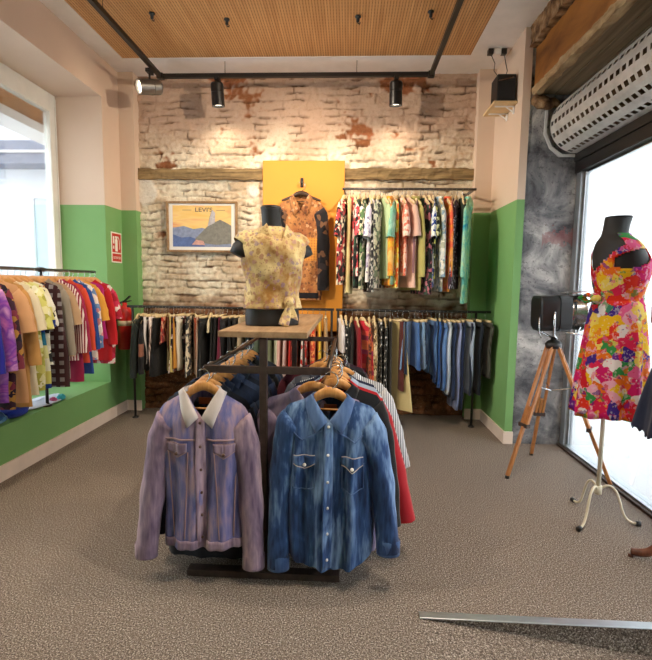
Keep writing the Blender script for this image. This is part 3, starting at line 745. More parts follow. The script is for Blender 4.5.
# ---- centre rack
rk = thing('garment_rack', 'dark steel garment rack with two arms in the middle of the shop', 'rack', (1.90, -2.60, 0))
def part(name, *bars):
    m = MB()
    for a, b, w, h in bars: m.bar(a, b, w, h)
    return m.build(name, M_dark, rk, bevel=.002)
part('post', ((0, 0, 0.03), (0, 0, 1.09), .032, .032)); part('post', ((0, 1.15, 0.03), (0, 1.15, 1.09), .032, .032))
part('front_bar', ((-.26, -.005, .95), (.29, -.005, .95), .02, .032)); part('rear_bar', ((-.26, 1.15, .95), (.29, 1.15, .95), .02, .03))
for x in (-.250, .280):
    m = MB(); m.tube([(x, 0, .95), (x, 1.15, .95)], .011, 10); m.build('arm', M_steel, rk, True)
part('base_bar', ((-.345, 0, .015), (.345, 0, .015), .05, .03)); part('base_bar', ((-.345, 1.15, .015), (.345, 1.15, .015), .05, .03)); part('base_rail', ((0, 0.02, .015), (0, 1.13, .015), .04, .028))
m = MB(); m.box(-.195, .190, -.02, 1.17, 1.091, 1.118); m.build('tabletop', M_table, rk, bevel=.003)

# hero: faded mauve denim jacket
M_lil = fabric('denim', ['464a7c', '7472a2', 'b0929c'])
M_lilS = fabric('denim', ['5a4860', '8a7488', 'b89ca6'])
M_fl = fabric('solid', ['d8cac4']); M_btn = plain('copper_button', RGB(120, 92, 84), .35, .8); M_pearl = plain('pearl_snap', RGB(236, 230, 226), .25)
M_seam = fabric('solid', ['b08e90'])
def disc(b, x, z, r, name, mat, root, off=.010):
    p = b.front(x, z, off); M = Matrix.Translation(p) @ Matrix.Rotation(PI/2, 4, 'X')
    m = MB(); m.lathe([(0, -.004), (r, -.004), (r*1.05, .001), (r*.6, .004), (0, .004)], (0, 0, 0), 12, M); return m.build(name, mat, root, True)
def denim_top(loc, rz, label, kind, mb, ms, mc, L, sl, waistband, snaps, seed, group, hang_label, slope=.34):
    root = thing('denim_jacket' if kind == 'jacket' else 'denim_shirt', label, kind, loc, rz, group)
    b = Body(sw=.195 if waistband else .20, hw=.172 if waistband else .19, L=L, t=.052, slope=slope, nw=.074, nd=.115 if waistband else .10, amp=.015, seed=seed, hemc=0 if waistband else .07)
    b.mesh(28, 30).build('body', mb, root, True)
    for s_, o_, l_ in sl:
        sm, P = sleeve_mesh(b, s_, l_, o_, .070, .047, .68, n=16, k=22, seed=seed+s_, fwd=.02)
        sm.build('sleeve', ms, root, True)
        q = P[-1]; m = MB()
        m.loft([[(q.x+rr*math.cos(a), q.y+rr*.75*math.sin(a), q.z+dz) for a in [2*PI*i/18 for i in range(18)]] for rr, dz in ((.0475, .055), (.050, .05), (.050, -.012), (.046, -.014))], False, False)
        m.build('cuff', ms if waistband else mc, root, True)
    co = collar(b, root, mc, .030 if waistband else .036, .030 if waistband else .045, off=.02)
    top = -b.nd
    b.patch([(-.019, top-.005), (.019, top-.005), (.019, -L+.012), (-.019, -L+.012)], .007, nu=4, nv=24).build('placket', ms, root, True, solid=.003)
    n = 6
    for i in range(n):
        z = top-.02-(L+top-.07)*i/(n-1)
        disc(b, .0, z, .006, 'button', M_pearl if snaps else M_btn, root, .012)
    yz = -.235 if waistband else -.15
    for s_ in (-1, 1):
        # yoke seam, pocket with pointed flap
        m = MB()
        if snaps:
            b.patch([(s_*.028, yz+.015), (s_*.11, yz-.03), (s_*.11, yz-.036), (s_*.028, yz+.009)], .004, m, 8, 1); b.patch([(s_*.11, yz-.03), (s_*.18, yz+.03), (s_*.18, yz+.024), (s_*.11, yz-.036)], .004, m, 8, 1)
        else:
            b.patch([(s_*.022, yz+.03), (s_*.178, yz+.03), (s_*.178, yz+.022), (s_*.022, yz+.022)], .004, m, 14, 1)
        m.build('yoke_seam', M_seam if waistband else mc, root, True, solid=.002)
        x0, x1 = s_*.056, s_*.146; xm = (x0+x1)/2; pz = yz+.012 if waistband else -.245
        fl = MB(); b.patch([(x0, pz), (xm, pz), (xm, pz-.062), (x0, pz-.036)], .009, fl, 5, 4); b.patch([(xm, pz), (x1, pz), (x1, pz-.036), (xm, pz-.062)], .009, fl, 5, 4)
        f = fl.build('pocket_flap', ms if waistband else mb, root, True, solid=.005)
        st = MB(); b.patch([(x0, pz-.034), (xm, pz-.06), (xm, pz-.064), (x0, pz-.038)], .013, st, 5, 1); b.patch([(xm, pz-.06), (x1, pz-.034), (x1, pz-.038), (xm, pz-.064)], .013, st, 5, 1)
        b.patch([(x0, pz+.002), (x1, pz+.002), (x1, pz-.002), (x0, pz-.002)], .013, st, 8, 1)
        st.build('stitching', M_fl if snaps else M_seam, f, True)
        disc(b, xm, pz-.045, .0075, 'button', M_pearl if snaps else M_btn, root, .016)
        m = MB()
        if waistband:
            for xa, xb in ((x0, s_*.075), (x1, s_*.13)):
                b.patch([(xa, pz-.04), (xa+.005, pz-.04), (xb+.005, -L+.05), (xb, -L+.05)], .003, m, 1, 14)
        else:
            b.patch([(x0, pz-.03), (x0+s_*.004, pz-.03), (x0+s_*.004, pz-.14), (x0, pz-.14)], .004, m, 1, 6); b.patch([(x1, pz-.03), (x1+s_*.004, pz-.03), (x1+s_*.004, pz-.14), (x1, pz-.14)], .004, m, 1, 6)
            b.patch([(x0, pz-.14), (xm, pz-.155), (xm, pz-.159), (x0, pz-.144)], .004, m, 4, 1); b.patch([(xm, pz-.155), (x1, pz-.14), (x1, pz-.144), (xm, pz-.159)], .004, m, 4, 1)
        m.build('front_seam', M_seam if waistband else mc, root, True, solid=.002)
    if waistband:
        m = MB(); b.patch([(-.168, -L+.042), (.168, -L+.042), (.166, -L+.003), (-.166, -L+.003)], .006, m, 30, 3); m.build('waistband', ms, root, True, solid=.004)
    # label patch at the back of the neck
    m = MB(); m.box(-.028, .028, .026, .029, -.075, -.045); m.build('neck_label', plain('brown_leather_label', RGB(150, 82, 36), .6), root)
    hanger('bar', (loc[0], loc[1], loc[2]-.002), rz, hang_label, 'hangers on the centre rack', True, .95-loc[2]+.002, half=.155, hs=slope+.02)
    return root
GF = RAILS['F'][1]; GG = RAILS['G'][1]
denim_top((1.645, -2.635, .868), .03, 'faded mauve denim jacket at the front of the left rack arm', 'jacket', M_lil, M_lilS, M_fl, .70, ((-1, .062, .63), (1, .024, .67)), True, False, 11, GF, 'wooden hanger inside the faded mauve denim jacket', .58)
M_blue = fabric('denim', ['152444', '2e4c7c', '7e9cc6']); M_blueC = fabric('denim', ['34507e', '6a86b4'])
denim_top((2.192, -2.635, .852), -.04, 'blue denim shirt with white snaps at the front of the right rack arm', 'shirt', M_blue, M_blue, M_blueC, .755, ((-1, .018, .70), (1, .062, .60)), False, True, 23, GG, 'pale wooden hanger inside the blue denim shirt')
PREV['F'] = 'faded mauve denim jacket'; PREV['G'] = 'blue denim shirt'
F = [('black denim jacket', 'jacket', ['191c24', '2a2f3a']), ('navy denim jacket', 'jacket', ['1c2638', '30405c']), ('dark indigo jacket', 'jacket', ['182034', '2c3c58']), ('slate blue jacket', 'jacket', ['28344c', '45587a']),
     ('blue black jacket', 'jacket', ['141a26', '242e40']), ('deep navy jacket', 'jacket', ['1a2236', '2e3a54']), ('ink blue jacket', 'jacket', ['1c263c', '34446a']), ('charcoal denim jacket', 'jacket', ['1e2024', '33363c']),
     ('coal black jacket', 'jacket', ['121316', '1e2024']), ('dusk blue jacket', 'jacket', ['222e48', '3c4c6c']), ('grey navy jacket', 'jacket', ['262c3a', '3c4454'])]
for i, (d, k, c) in enumerate(F):
    r = random.Random(i+50)
    garment('F', (1.635+r.uniform(-.012, .012), -2.545+.088*i, .866), r.uniform(-.08, .08), d, k, 'denim', c, (.80, .79)[i] if i < 2 else .68+r.uniform(-.03, .06), True, 'behind', t=.038, sw=.20, hw=.19, SL=.60, slope=.52, hs=.52)
G = [('lilac washed denim jacket', 'jacket', 'denim', ['6c6484', '8e7c98', 'a894a8'], .74, .225), ('black shirt', 'shirt', 'solid', ['17171b'], .79, .215), ('red cotton shirt', 'shirt', 'solid', ['b41c28'], .70, .225), ('pale blue shirt', 'shirt', 'solid', ['a8b8cc'], .66, .215),
     ('navy blue shirt', 'shirt', 'solid', ['222a44'], .68, .22), ('white striped shirt', 'shirt', 'stripe', ['e6e4e6', '50545e'], .72, .24), ('grey checked shirt', 'shirt', 'check', ['5a5c66', 'b8b8bc', '40424c'], .68, .215), ('maroon corduroy jacket', 'jacket', 'solid', ['5a1e2c'], .68, .225),
     ('black leather jacket', 'jacket', 'solid', ['161416'], .66, .21), ('charcoal shirt', 'shirt', 'solid', ['2c2c30'], .66, .205), ('dark plum shirt', 'shirt', 'solid', ['3a2436'], .66, .205)]
for i, (d, k, pt, c, L, sw) in enumerate(G):
    r = random.Random(i+80)
    garment('G', (2.17+(-.055, .04, .035, .04, .03, .06, 0, -.05, 0, .0, .0)[i], -2.55+.075*i+(.01 if i else 0), .860), r.uniform(-.06, .06), d, k, pt, c, L, True, 'behind', scale=1.9 if pt == 'stripe' else 1.0, t=.032, sw=sw, hw=sw-.005, SL=(.66, .60, .60, .58, .6, .42, .6, .6, .6, .6, .6)[i], slope=.32, out=(.02, .06, .13, .06, .05, .09, .04, .04, .04, .04, .04)[i])

# ---- bust on the table top
def sup(cx, cy, rx, ry, z, n=32, e=1.0, tilt=0.0):
    g = []
    for i in range(n):
        a = 2*PI*i/n; c, s_ = math.cos(a), math.sin(a)
        x = rx*math.copysign(abs(c)**e, c); y = ry*math.copysign(abs(s_)**e, s_)
        g.append((cx+x, cy+y, z+tilt*x))
    return g
def interp(keys, n):
    out = []
    for i in range(n+1):
        t = i/n*(len(keys)-1); k = min(int(t), len(keys)-2); f = t-k
        p0, p1, p2, p3 = keys[max(0, k-1)], keys[k], keys[k+1], keys[min(len(keys)-1, k+2)]
        out.append(tuple(.5*((2*b)+(c-a)*f+(2*a-5*b+4*c-d)*f*f+(3*b-a-3*c+d)*f**3) for a, b, c, d in zip(p0, p1, p2, p3)))
    return out
M_felt = plain('black_mannequin_cloth', RGB(28, 27, 29), .6, vary=.1)
bu = thing('mannequin_bust', 'headless black bust wearing the floral blouse on the rack table', 'mannequin', (1.885, -2.28, 1.118), .42); bu.scale = (.88, .93, .945)
#      z     cx    cy    rx    ry
tor = [(0, 0, 0, .150, .095), (.06, 0, 0, .152, .098), (.12, 0, 0, .140, .095), (.20, 0, 0, .134, .092), (.29, 0, -.004, .150, .104), (.37, 0, -.006, .162, .112), (.43, 0, -.002, .162, .10), (.475, 0, .004, .125, .075), (.50, 0, .006, .064, .058), (.53, -.004, .004, .054, .054), (.60, -.01, 0, .055, .056)]
m = MB(); m.loft([sup(k[1], k[2], k[3], k[4], k[0], e=.85 if k[0] < .45 else 1.0) for k in interp(tor, 44)]); m.build('torso', M_felt, bu, True)
for s_ in (-1, 1):
    m = MB(); m.tube([(s_*.10, 0, .42), (s_*.145, 0, .40), (s_*.172, 0, .375), (s_*.182, 0, .352)], [.045, .054, .056, .054], 16, flat=1.1); m.build('arm_stump', M_felt, bu, True)
m = MB(); m.lathe([(0, 0), (.057, 0), (.058, .006), (.05, .014), (0, .016)], (-.01, 0, .598), 24); m.build('neck_cap', plain('dark_wood_cap', RGB(52, 44, 40), .35), bu, True)
M_gold = fabric('floral', ['96682e', 'e0c890', '9c5c58', '86688c', '8a5c30', 'b08084'], 1.15)
bl = thing('tied_blouse', 'golden floral sleeveless blouse tied in a knot on the black bust', 'blouse', (1.885, -2.28, 1.118), .42); bl.scale = (.88, .93, .945)
def blring(k, v):
    n = 48; g = []; z, cx, cy, rx, ry = k
    for i in range(n):
        a = 2*PI*i/n; c, s_ = math.cos(a), math.sin(a); e = .85 if z < .45 else 1
        f = .010+.005*math.sin(5*a+z*40)+.008*(1-v)*math.sin(9*a+3*z)**2
        x = (rx+f)*math.copysign(abs(c)**e, c); y = (ry+f)*math.copysign(abs(s_)**e, s_)
        an = math.atan2(x-.06, z-.10+1e-4); fold = .009*math.sin(15*an)*min(1, math.hypot(x-.06, z-.10)*6) if s_ < .1 and z < .44 else 0
        g.append((cx+x, cy+y-(abs(fold)*1.1 if s_ < .1 else 0), z))
    return g
ks = [k for k in interp(tor, 60) if .085 <= k[0] <= .508]
m = MB(); m.loft([blring(k, i/len(ks)) for i, k in enumerate(ks)], False, False); bb = m.build('bodice', M_gold, bl, True, solid=.003)
for s_ in (-1, 1):
    m = MB(); m.tube([(s_*.09, .002, .440), (s_*.125, 0, .425), (s_*.148, 0, .408), (s_*.158, 0, .396)], [.045, .060, .066, .066], 18, cap=False, flat=1.1); m.build('cap_sleeve', M_gold, bl, True, solid=.003)
    # collar lapels
    m = MB()
    def fn(u, v, s_=s_):
        x = s_*(.055-.042*u+.05*v*(1-u*.4)); z = .515-.10*u-.05*v
        return Vector((x, -.068-.045*u-.012*(1-v)-.02*v*u, z))
    m.grid(fn, 8, 4); m.build('lapel', M_gold, bl, True, solid=.004)
# knot with two tails, drape from the left shoulder to the knot
m = MB(); m.lathe([(0, -.028), (.022, -.022), (.032, 0), (.022, .022), (0, .028)], (.06, -.118, .125), 16); m.build('knot', M_gold, bl, True)
for dx, L in ((-.035, .115), (.022, .09)):
    m = MB()
    def fn(u, v, dx=dx, L=L): return Vector((.058+dx*v+(u-.5)*(.02+.055*v*(1.2-v*.6)), -.134-.006*math.sin(v*6+u*4)-.004*v, .12-L*v*(1 if dx < 0 else .9)-.02*(u-.5)*v))
    m.grid(fn, 5, 10); m.build('tie_tail', M_gold, bl, True, solid=.004)

# ---- shirt on the yellow board
t = thing('coat_hook', 'dark metal hook on the yellow board above the patterned shirt', 'hook', (1.79, .035, 2.30))
m = MB(); m.bar((0, -.004, -.045), (0, -.004, .045), .030, .008); m.build('back_plate', M_black, t, bevel=.002)
m = MB(); m.tube([(0, -.006, -.02), (0, -.035, -.03), (0, -.055, -.02), (0, -.062, .005)], .007, 8); m.build('prong', M_black, t, True)
RAILS['Y'] = ('hanging on the yellow board', 'display on the yellow board'); RAILZ['Y'] = 2.283
baro = fabric('floral', ['8a5230', 'b07a48', '3a2420', 'c8a078', '5a3020', '2a1c1c'], .9)
root = thing('baroque_shirt', 'brown and black patterned shirt on the hook of the yellow board', 'shirt', (1.79, -.025, 2.165))
b = Body(sw=.215, hw=.205, L=1.0, t=.03, slope=.50, nw=.075, nd=.13, amp=.008, seed=5); b.mesh(24, 24).build('body', baro, root, True)
for s_ in (-1, 1):
    sm, P = sleeve_mesh(b, s_, .80, .005, .075, .06, .5, seed=5+s_, n=14, k=16); sm.build('sleeve', fabric('print', ['18161a', '241c1e', '6a4a34', '1a181c', '2c2426', '141216'], .6), root, True)
collar(b, root, baro, .05, .07, off=.015)
m = MB(); b.patch([(-.16, -.40), (.16, -.40), (.16, -.62), (-.16, -.62)], .004, m, 14, 10); m.build('gold_panel', fabric('check', ['c88a3c', '7a4c28', 'b8783c'], 3.0), root, True)
m = MB(); b.patch([(-.18, -.93), (.18, -.93), (.18, -.985), (-.18, -.985)], .004, m, 14, 3); m.build('border', fabric('solid', ['16141a']), root, True)
hanger('bar', (1.79, -.025, 2.175), 0, 'dark hanger under the patterned shirt on the yellow board', None, True, .118, mat=plain('dark_hanger', RGB(60, 40, 28), .4), half=.19)

# ---- framed poster
fx0, fx1, fz0, fz1, fy = .435, 1.150, 1.62, 2.12, .055
po = thing('framed_poster', 'framed western landscape poster on the brick wall above the skirts', 'poster', ((fx0+fx1)/2, fy, fz0))
w2_, h2 = (fx1-fx0)/2, fz1-fz0
m = MB()
for a in ((-w2_, w2_, -.02, .01, h2-.022, h2), (-w2_, w2_, -.02, .01, 0, .022), (-w2_, -w2_+.022, -.02, .01, .022, h2-.022), (w2_-.022, w2_, -.02, .01, .022, h2-.022)): m.box(*a)
m.build('frame', wood('poster_frame_wood', '7a5a38', 'a88458', (20, 20, 20)), po, bevel=.003)
m = MB(); m.box(-w2_+.02, w2_-.02, -.004, .008, .02, h2-.02); m.build('mat_board', plain('white_mat', RGB(240, 236, 228), .6, vary=.02), po)
pw, pz0, pz1 = w2_-.062, .055, h2-.04
def skym():
    t = NT('poster_sunset_print'); n = t.noise(t.coord((2, 2, 7)), 1.0, 3, dist=.8)
    t.base(t.ramp(n.outputs['Fac'], [(.3, RGB(240, 190, 92)), (.5, RGB(246, 206, 130)), (.7, RGB(232, 146, 100))])); t.set(.5); return t.m
pr = MB(); pr.box(-pw, pw, -.006, -.004, pz0, pz1); pr = pr.build('print', skym(), po)
def art(name, pts, col, y):
    m = MB(); k = len(pts); m.add([(x*pw, y, lerp(pz0, pz1, z)) for x, z in pts]+[(x*pw, y+.0006, lerp(pz0, pz1, z)) for x, z in pts], [tuple(range(k)), tuple(range(2*k-1, k-1, -1))]+[(i, (i+1) % k, k+(i+1) % k, k+i) for i in range(k)])
    return m.build(name, plain('print_'+name, col, .5, vary=.12, scale=40), pr)
art('blue_hills', [(-1, 0), (1, 0), (1, .5), (.6, .42), (.3, .4), (0, .46), (-.3, .43), (-.62, .5), (-1, .46)], RGB(140, 150, 178), -.0070)
art('blue_water', [(-1, 0), (.1, 0), (.0, .14), (-.4, .24), (-.7, .22), (-1, .3)], RGB(92, 112, 164), -.0080)
art('grey_rock', [(-.25, .18), (-.1, .1), (.5, .05), (1, .08), (1, .52), (.8, .6), (.62, .66), (.45, .6), (.42, .8), (.33, .86), (.26, .7), (.2, .5), (.05, .4)], RGB(136, 132, 122), -.0086)
art('pale_tower', [(.2, .5), (.44, .58), (.46, .82), (.36, .9), (.28, .72)], RGB(196, 190, 192), -.0092)
art('pink_shore', [(-.35, .05), (.1, .04), (.05, .14), (-.2, .17)], RGB(214, 164, 150), -.0096)
text_mesh("LEVI'S", .058, plain('poster_ink', RGB(92, 70, 80), .6), 'lettering', po, Matrix.Translation((0.02, -.0085, pz1-.062)) @ Matrix.Rotation(PI/2, 4, 'X') @ Matrix.Scale(1.25, 4, (1, 0, 0)))
for sx in (-1, 1):
    m = MB(); m.box(sx*.17+.02-.045, sx*.17+.02+.045, -.0085, -.006, pz1-.048, pz1-.044); m.build('rule', plain('poster_rule', RGB(150, 104, 92), .6), po)

# ---- fire sign and extinguisher
sg = thing('fire_sign', 'small red and white fire extinguisher sign on the left green wall', 'sign', (0.0, -.125, 1.50))
M_sw = plain('sign_white', RGB(244, 238, 226), .4, vary=.02); M_sr = plain('sign_red', RGB(200, 50, 40), .4, vary=.03)
m = MB(); m.box(.001, .005, -.098, .098, 0, .29); m.build('board', M_sw, sg)
m = MB(); m.box(.005, .0062, -.084, .084, .098, .278); m.box(.005, .0062, -.084, .084, .012, .086); m.build('red_field', M_sr, sg)
m = MB()
m.box(.0062, .0072, -.032, .016, .108, .222); m.box(.0062, .0072, -.02, .006, .222, .24); m.box(.0062, .0072, -.03, .04, .24, .252)
for k in range(6):
    a = -.3+1.9*k/5; y, z = .022+.03*math.cos(a), .20+.045*math.sin(a)
    m.box(.0062, .0072, y-.005, y+.005, z-.008, z+.008)
m.box(.0062, .0072, .048, .06, .13, .2); m.box(.0062, .0072, -.07, -.05, .13, .16); m.box(.0062, .0072, -.07, -.045, .18, .25); m.build('pictogram', M_sw, sg)
text_mesh('EXTINTOR', .034, M_sw, 'lettering', sg, Matrix.Translation((.0066, 0, .036)) @ Matrix.Rotation(PI/2, 4, 'Z') @ Matrix.Rotation(PI/2, 4, 'X') @ Matrix.Scale(.85, 4, (1, 0, 0)))
ex = thing('fire_extinguisher', 'red fire extinguisher hung on the green wall left of the brick', 'fire extinguisher', (.085, -.16, .66))
m = MB(); m.lathe([(0, 0), (.062, 0), (.068, .012), (.068, .34), (.06, .385), (.035, .42), (.022, .43), (.022, .455), (0, .455)], (0, 0, 0), 28); m.build('cylinder', plain('extinguisher_red', RGB(190, 34, 30), .3, vary=.03), ex, True)
m = MB(); m.lathe([(.0685, .23), (.069, .23), (.069, .28), (.0685, .28)], (0, 0, 0), 28, cap=False); m.build('paper_label', plain('pale_label', RGB(222, 206, 180), .5), ex, True)
m = MB(); m.bar((-.01, 0, .46), (.06, -.01, .52), .022, .012); m.bar((-.01, 0, .455), (.07, -.01, .475), .02, .01); m.lathe([(0, .45), (.02, .45), (.02, .475), (0, .475)], (0, 0, 0), 14); m.build('handle', M_black, ex)
m = MB(); m.tube([(-.015, -.01, .46), (-.07, -.02, .44), (-.085, -.02, .36), (-.078, -.02, .15)], .010, 10); m.build('hose', M_black, ex, True)
m = MB(); m.box(-.0745, -.066, -.03, .03, .30, .44); m.build('wall_bracket', M_black, ex)

# ---- speaker shelf, socket
ss = thing('wall_shelf', 'small pale shelf on the right wall under the ceiling holding a black speaker', 'shelf', (W, -.45, 2.80))
m = MB(); m.box(-.19, -.0, -.15, .16, 0, .018); m.build('board', plain('pale_shelf_wood', RGB(226, 196, 148), .5), ss, bevel=.002)
for y in (-.08, .09):
    m = MB(); m.box(-.16, -.002, y-.01, y+.01, -.006, 0); m.box(-.012, -.002, y-.01, y+.01, -.06, 0); m.bar((-.07, y, -.006), (-.006, y, -.05), .010, .007); m.build('bracket', M_white, ss)
sp_ = thing('loudspeaker', 'black box loudspeaker standing on the pale wall shelf', 'speaker', (3.51, -.50, 2.818))
m = MB(); m.box(-.075, .075, -.085, .085, 0, .215); m.build('cabinet', M_black, sp_, bevel=.008)
m = MB(); m.box(-.068, .068, -.089, -.084, .01, .155); m.build('grille', plain('black_grille', RGB(22, 22, 24), .8), sp_)
m = MB(); m.bar((-.068, -.088, .158), (.055, -.088, .185), .006, .008); m.build('silver_trim', M_chrome, sp_)
so = thing('ceiling_socket', 'white junction box with two black plugs at the right wall top', 'socket', (3.50, -.35, H))
m = MB(); m.box(-.05, .03, -.04, .04, -.05, 0); m.build('junction_box', M_white, so, bevel=.006)
for x in (-.075, .035):
    m = MB(); m.box(x-.022, x+.022, -.05, -.005, -.052, -.008); m.build('plug', M_black, so, bevel=.004)
for k, x in enumerate((-.07, .04)):
    m = MB(); m.tube([(x, -.03, -.05), (x+.03-.02*k, -.05, -.13), (x+.02+.0*k, -.07, -.2), (.0+.03*k, -.10, -.288)], .0035, 6); m.build('cable', M_black, so, True)

# ---- ceiling hooks
for x, y, wh in ((.747, -.94, 'leftmost'), (1.293, -.85, 'second from left'), (2.295, -.865, 'third from left'), (2.83, -.915, 'rightmost')):
    t = thing('ceiling_hook', 'small black screw hook in the wood ceiling, '+wh+' of four', 'hook', (x, y, H+.006), 0, 'black hooks in the ceiling panel')
    m = MB(); m.lathe([(0, 0), (.022, 0), (.022, -.008), (.012, -.014), (.012, -.04), (0, -.042)], (0, 0, 0), 14); m.build('screw_cup', M_black, t, True)
    m = MB(); m.tube([(0, 0, -.035), (.0, 0, -.05), (.012, 0, -.058), (.018, 0, -.045)], .004, 6); m.build('hook_wire', M_black, t, True)

# ---- track lighting
zt = 3.20
tk = thing('lighting_track', 'black U-shaped lighting track hung under the wood ceiling', 'lighting track', (.50, -.19, zt))
for nm, a, b_ in (('track_bar', (0, 0, 0), (2.465, 0, 0)), ('track_bar', (0, 0, 0), (0, -3.6, 0)), ('track_bar', (2.465, 0, 0), (2.465, -3.6, 0))):
    m = MB(); m.bar(a, b_, .036, .036); m.build(nm, M_black, tk, bevel=.002)
for x, y in ((0, 0), (2.465, 0)):
    m = MB(); m.box(x-.028, x+.028, y-.028, y+.028, -.022, .022); m.build('corner_joint', M_black, tk)
for x, y in ((.6, 0), (1.8, 0), (0, -1.0), (2.465, -1.0), (0, -2.4), (2.465, -2.4)):
    m = MB(); m.tube([(x, y, .018), (x, y, H-zt)], .003, 6); m.build('suspension_wire', M_steel, tk)
M_bulb = bpy.data.materials.new('lamp_face'); M_bulb.use_nodes = True
pb = M_bulb.node_tree.nodes['Principled BSDF']; pb.inputs['Emission Color'].default_value = (1, .86, .66, 1); pb.inputs['Emission Strength'].default_value = 6
M_can = plain('black_lamp_can', RGB(26, 25, 26), .3, vary=.1)
M_cang = plain('grey_lamp_can', RGB(120, 116, 110), .3, .6, vary=.1)
def spot(x, y, direction, label, power, angle=70, col=(1, .86, .66), L=1.3, r=.058, can=M_can):
    t = thing('track_spotlight', label, 'spotlight', (x, y, zt-.018), 0, 'spotlights on the ceiling track')
    d = Vector(direction).normalized()
    m = MB(); m.box(-.02, .02, -.045, .045, -.03, 0); m.tube([(0, 0, -.03), (0, 0, -.085)], .009, 10); m.build('adapter', M_black, t, bevel=.002)
    c = Vector((0, 0, -.145)); q = d.to_track_quat('Z', 'Y').to_matrix().to_4x4(); M = Matrix.Translation(c) @ q @ Matrix.Scale(L, 4, (0, 0, 1))
    m = MB(); m.lathe([(0, -.075), (r*.9, -.075), (r, -.065), (r, -.02), (r*.94, -.018), (r*.94, -.012), (r, -.01), (r, .078), (r*.86, .078), (r*.84, .060), (0, .060)], (0, 0, 0), 28, M); m.build('can', can, t, False)
    m = MB(); m.lathe([(0, .0615), (r*.8, .0615), (r*.8, .064), (0, .064)], (0, 0, 0), 24, M); m.build('bulb', M_bulb, t)
    ld = bpy.data.lights.new('spot_lamp', 'SPOT'); ld.energy = power; ld.color = col; ld.spot_size = math.radians(angle); ld.spot_blend = 1.0; ld.shadow_soft_size = .03
    lo = bpy.data.objects.new('spot_lamp', ld); COL.objects.link(lo); lo.parent = t
    lo.matrix_parent_inverse = Matrix(); lo.location = c+d*.11; lo.rotation_euler = d.to_track_quat('-Z', 'Y').to_euler()
    return t
WC = (1, .84, .64)
spot(1.03, -.19, (.04, .12, -1), 'black spotlight pointing down at the brick above the poster', 14, 150, WC)
spot(2.655, -.19, (.02, .12, -1), 'black spotlight pointing down at the upper shirt rail', 14, 150, WC)
spot(.47, -.36, (-1, -.95, -.34), 'tilted spotlight near the left track corner facing the left wall', 1.5, 100, can=M_cang, r=.064)
spot(.50, -1.9, (2.2, 1.9, -1.15), 'unseen added spotlight on the left track bar aimed across at the upper shirt rail', 300, 70, WC)  # this and the next: unseen spots added to brighten the back wall
spot(2.965, -1.9, (-2.0, 2.0, -1.15), 'unseen added spotlight on the right track bar aimed across at the poster', 300, 75, WC)
spot(.50, -2.4, (-.30, .15, -1), 'added fill spotlight on the left track bar over the left clothes rail', 90, 110)  # from here down: out-of-view track spots added as fill light
spot(2.965, -2.4, (-.35, .2, -1), 'added fill spotlight on the right track bar aimed at the centre rack', 90, 110)
spot(.50, -3.1, (.45, .25, -1), 'added fill spotlight on the left track bar aimed at the mauve jacket', 110, 110)
spot(2.965, -3.3, (-.25, .35, -1), 'added fill spotlight at the near end of the right track bar', 110, 110)

# ---- studio lamp on wooden tripod
tr = thing('tripod_lamp', 'black studio spotlight on a wooden tripod beside the shop window', 'floor lamp', (3.70, -1.30, 0))
feet = [(-.315, -.12), (.03, .345), (.335, -.21)]; top = Vector((-.005, 0, .93))
for fx, fy_ in feet:
    f = Vector((fx, fy_, .0)); d = f-top; u = d.cross(Vector((0, 0, 1))).normalized()*.024
    st = top+Vector((fx, fy_, 0)).normalized()*.03-Vector((0, 0, .01))
    m = MB(); k1 = st+(f-st)*.60; k0 = st+(f-st)*.46
    for s_ in (-1, 1): m.bar(st+u*s_, k1+u*s_, .017, .02)
    lg = m.build('leg', M_leg, tr, bevel=.002)
    m = MB(); m.bar(k0, f+Vector((0, 0, .012)), .022, .022); m.build('lower_leg', M_leg, lg, bevel=.002)
    m = MB(); m.bar(k1-u*1.7, k1+u*1.7, .03, .026); m.build('clamp', M_dark, lg)
    m = MB(); m.lathe([(0, 0), (.015, 0), (.014, .02), (0, .025)], (f.x, f.y, 0), 12); m.build('foot', M_black, lg)
m = MB(); m.lathe([(0, -.03), (.05, -.03), (.055, 0), (.04, .02), (.02, .03), (.02, .05), (0, .05)], tuple(top), 20); m.build('tripod_head', M_black, tr, True)
m = MB(); sprd = [top+(Vector((fx, fy_, 0))-top)*.32 for fx, fy_ in feet]; ctr = Vector((0, 0, .60))
for q in sprd: m.tube([q, ctr], .004, 6)
m.build('spreader', M_chrome, tr)
lm = MB(); MX = Matrix.Translation((-.045, 0, 1.145)) @ Matrix.Rotation(-.03, 4, 'Y') @ Matrix.Rotation(PI/2, 4, 'Y') @ Matrix.Diagonal((1.42, 1.2, .95, 1))
def octr(z, r1, r2, n=24):
    return [MX @ Vector((r1*math.copysign(abs(math.cos(a))**.4, math.cos(a)), r2*math.copysign(abs(math.sin(a))**.4, math.sin(a)), z)) for a in [2*PI*i/n for i in range(n)]]
lm.loft([octr(-.098, .075, .075), octr(-.09, .085, .085), octr(.02, .088, .088), octr(.022, .082, .082), octr(.032, .082, .082), octr(.034, .088, .088), octr(.115, .086, .086)])
hd = lm.build('lamp_housing', M_can, tr)
m = MB(); m.lathe([(.070, .115), (.070, .15), (.082, .152), (.086, .21), (.090, .212), (.090, .222), (.080, .222), (.078, .155)], (0, 0, 0), 32, MX, cap=False); m.build('rim', M_chrome, hd, True)
m = MB(); m.lathe([(0, .16), (.04, .165), (.078, .155)], (0, 0, 0), 32, MX, cap=False); m.build('lens', plain('lamp_lens', RGB(150, 152, 150), .1), hd, True)
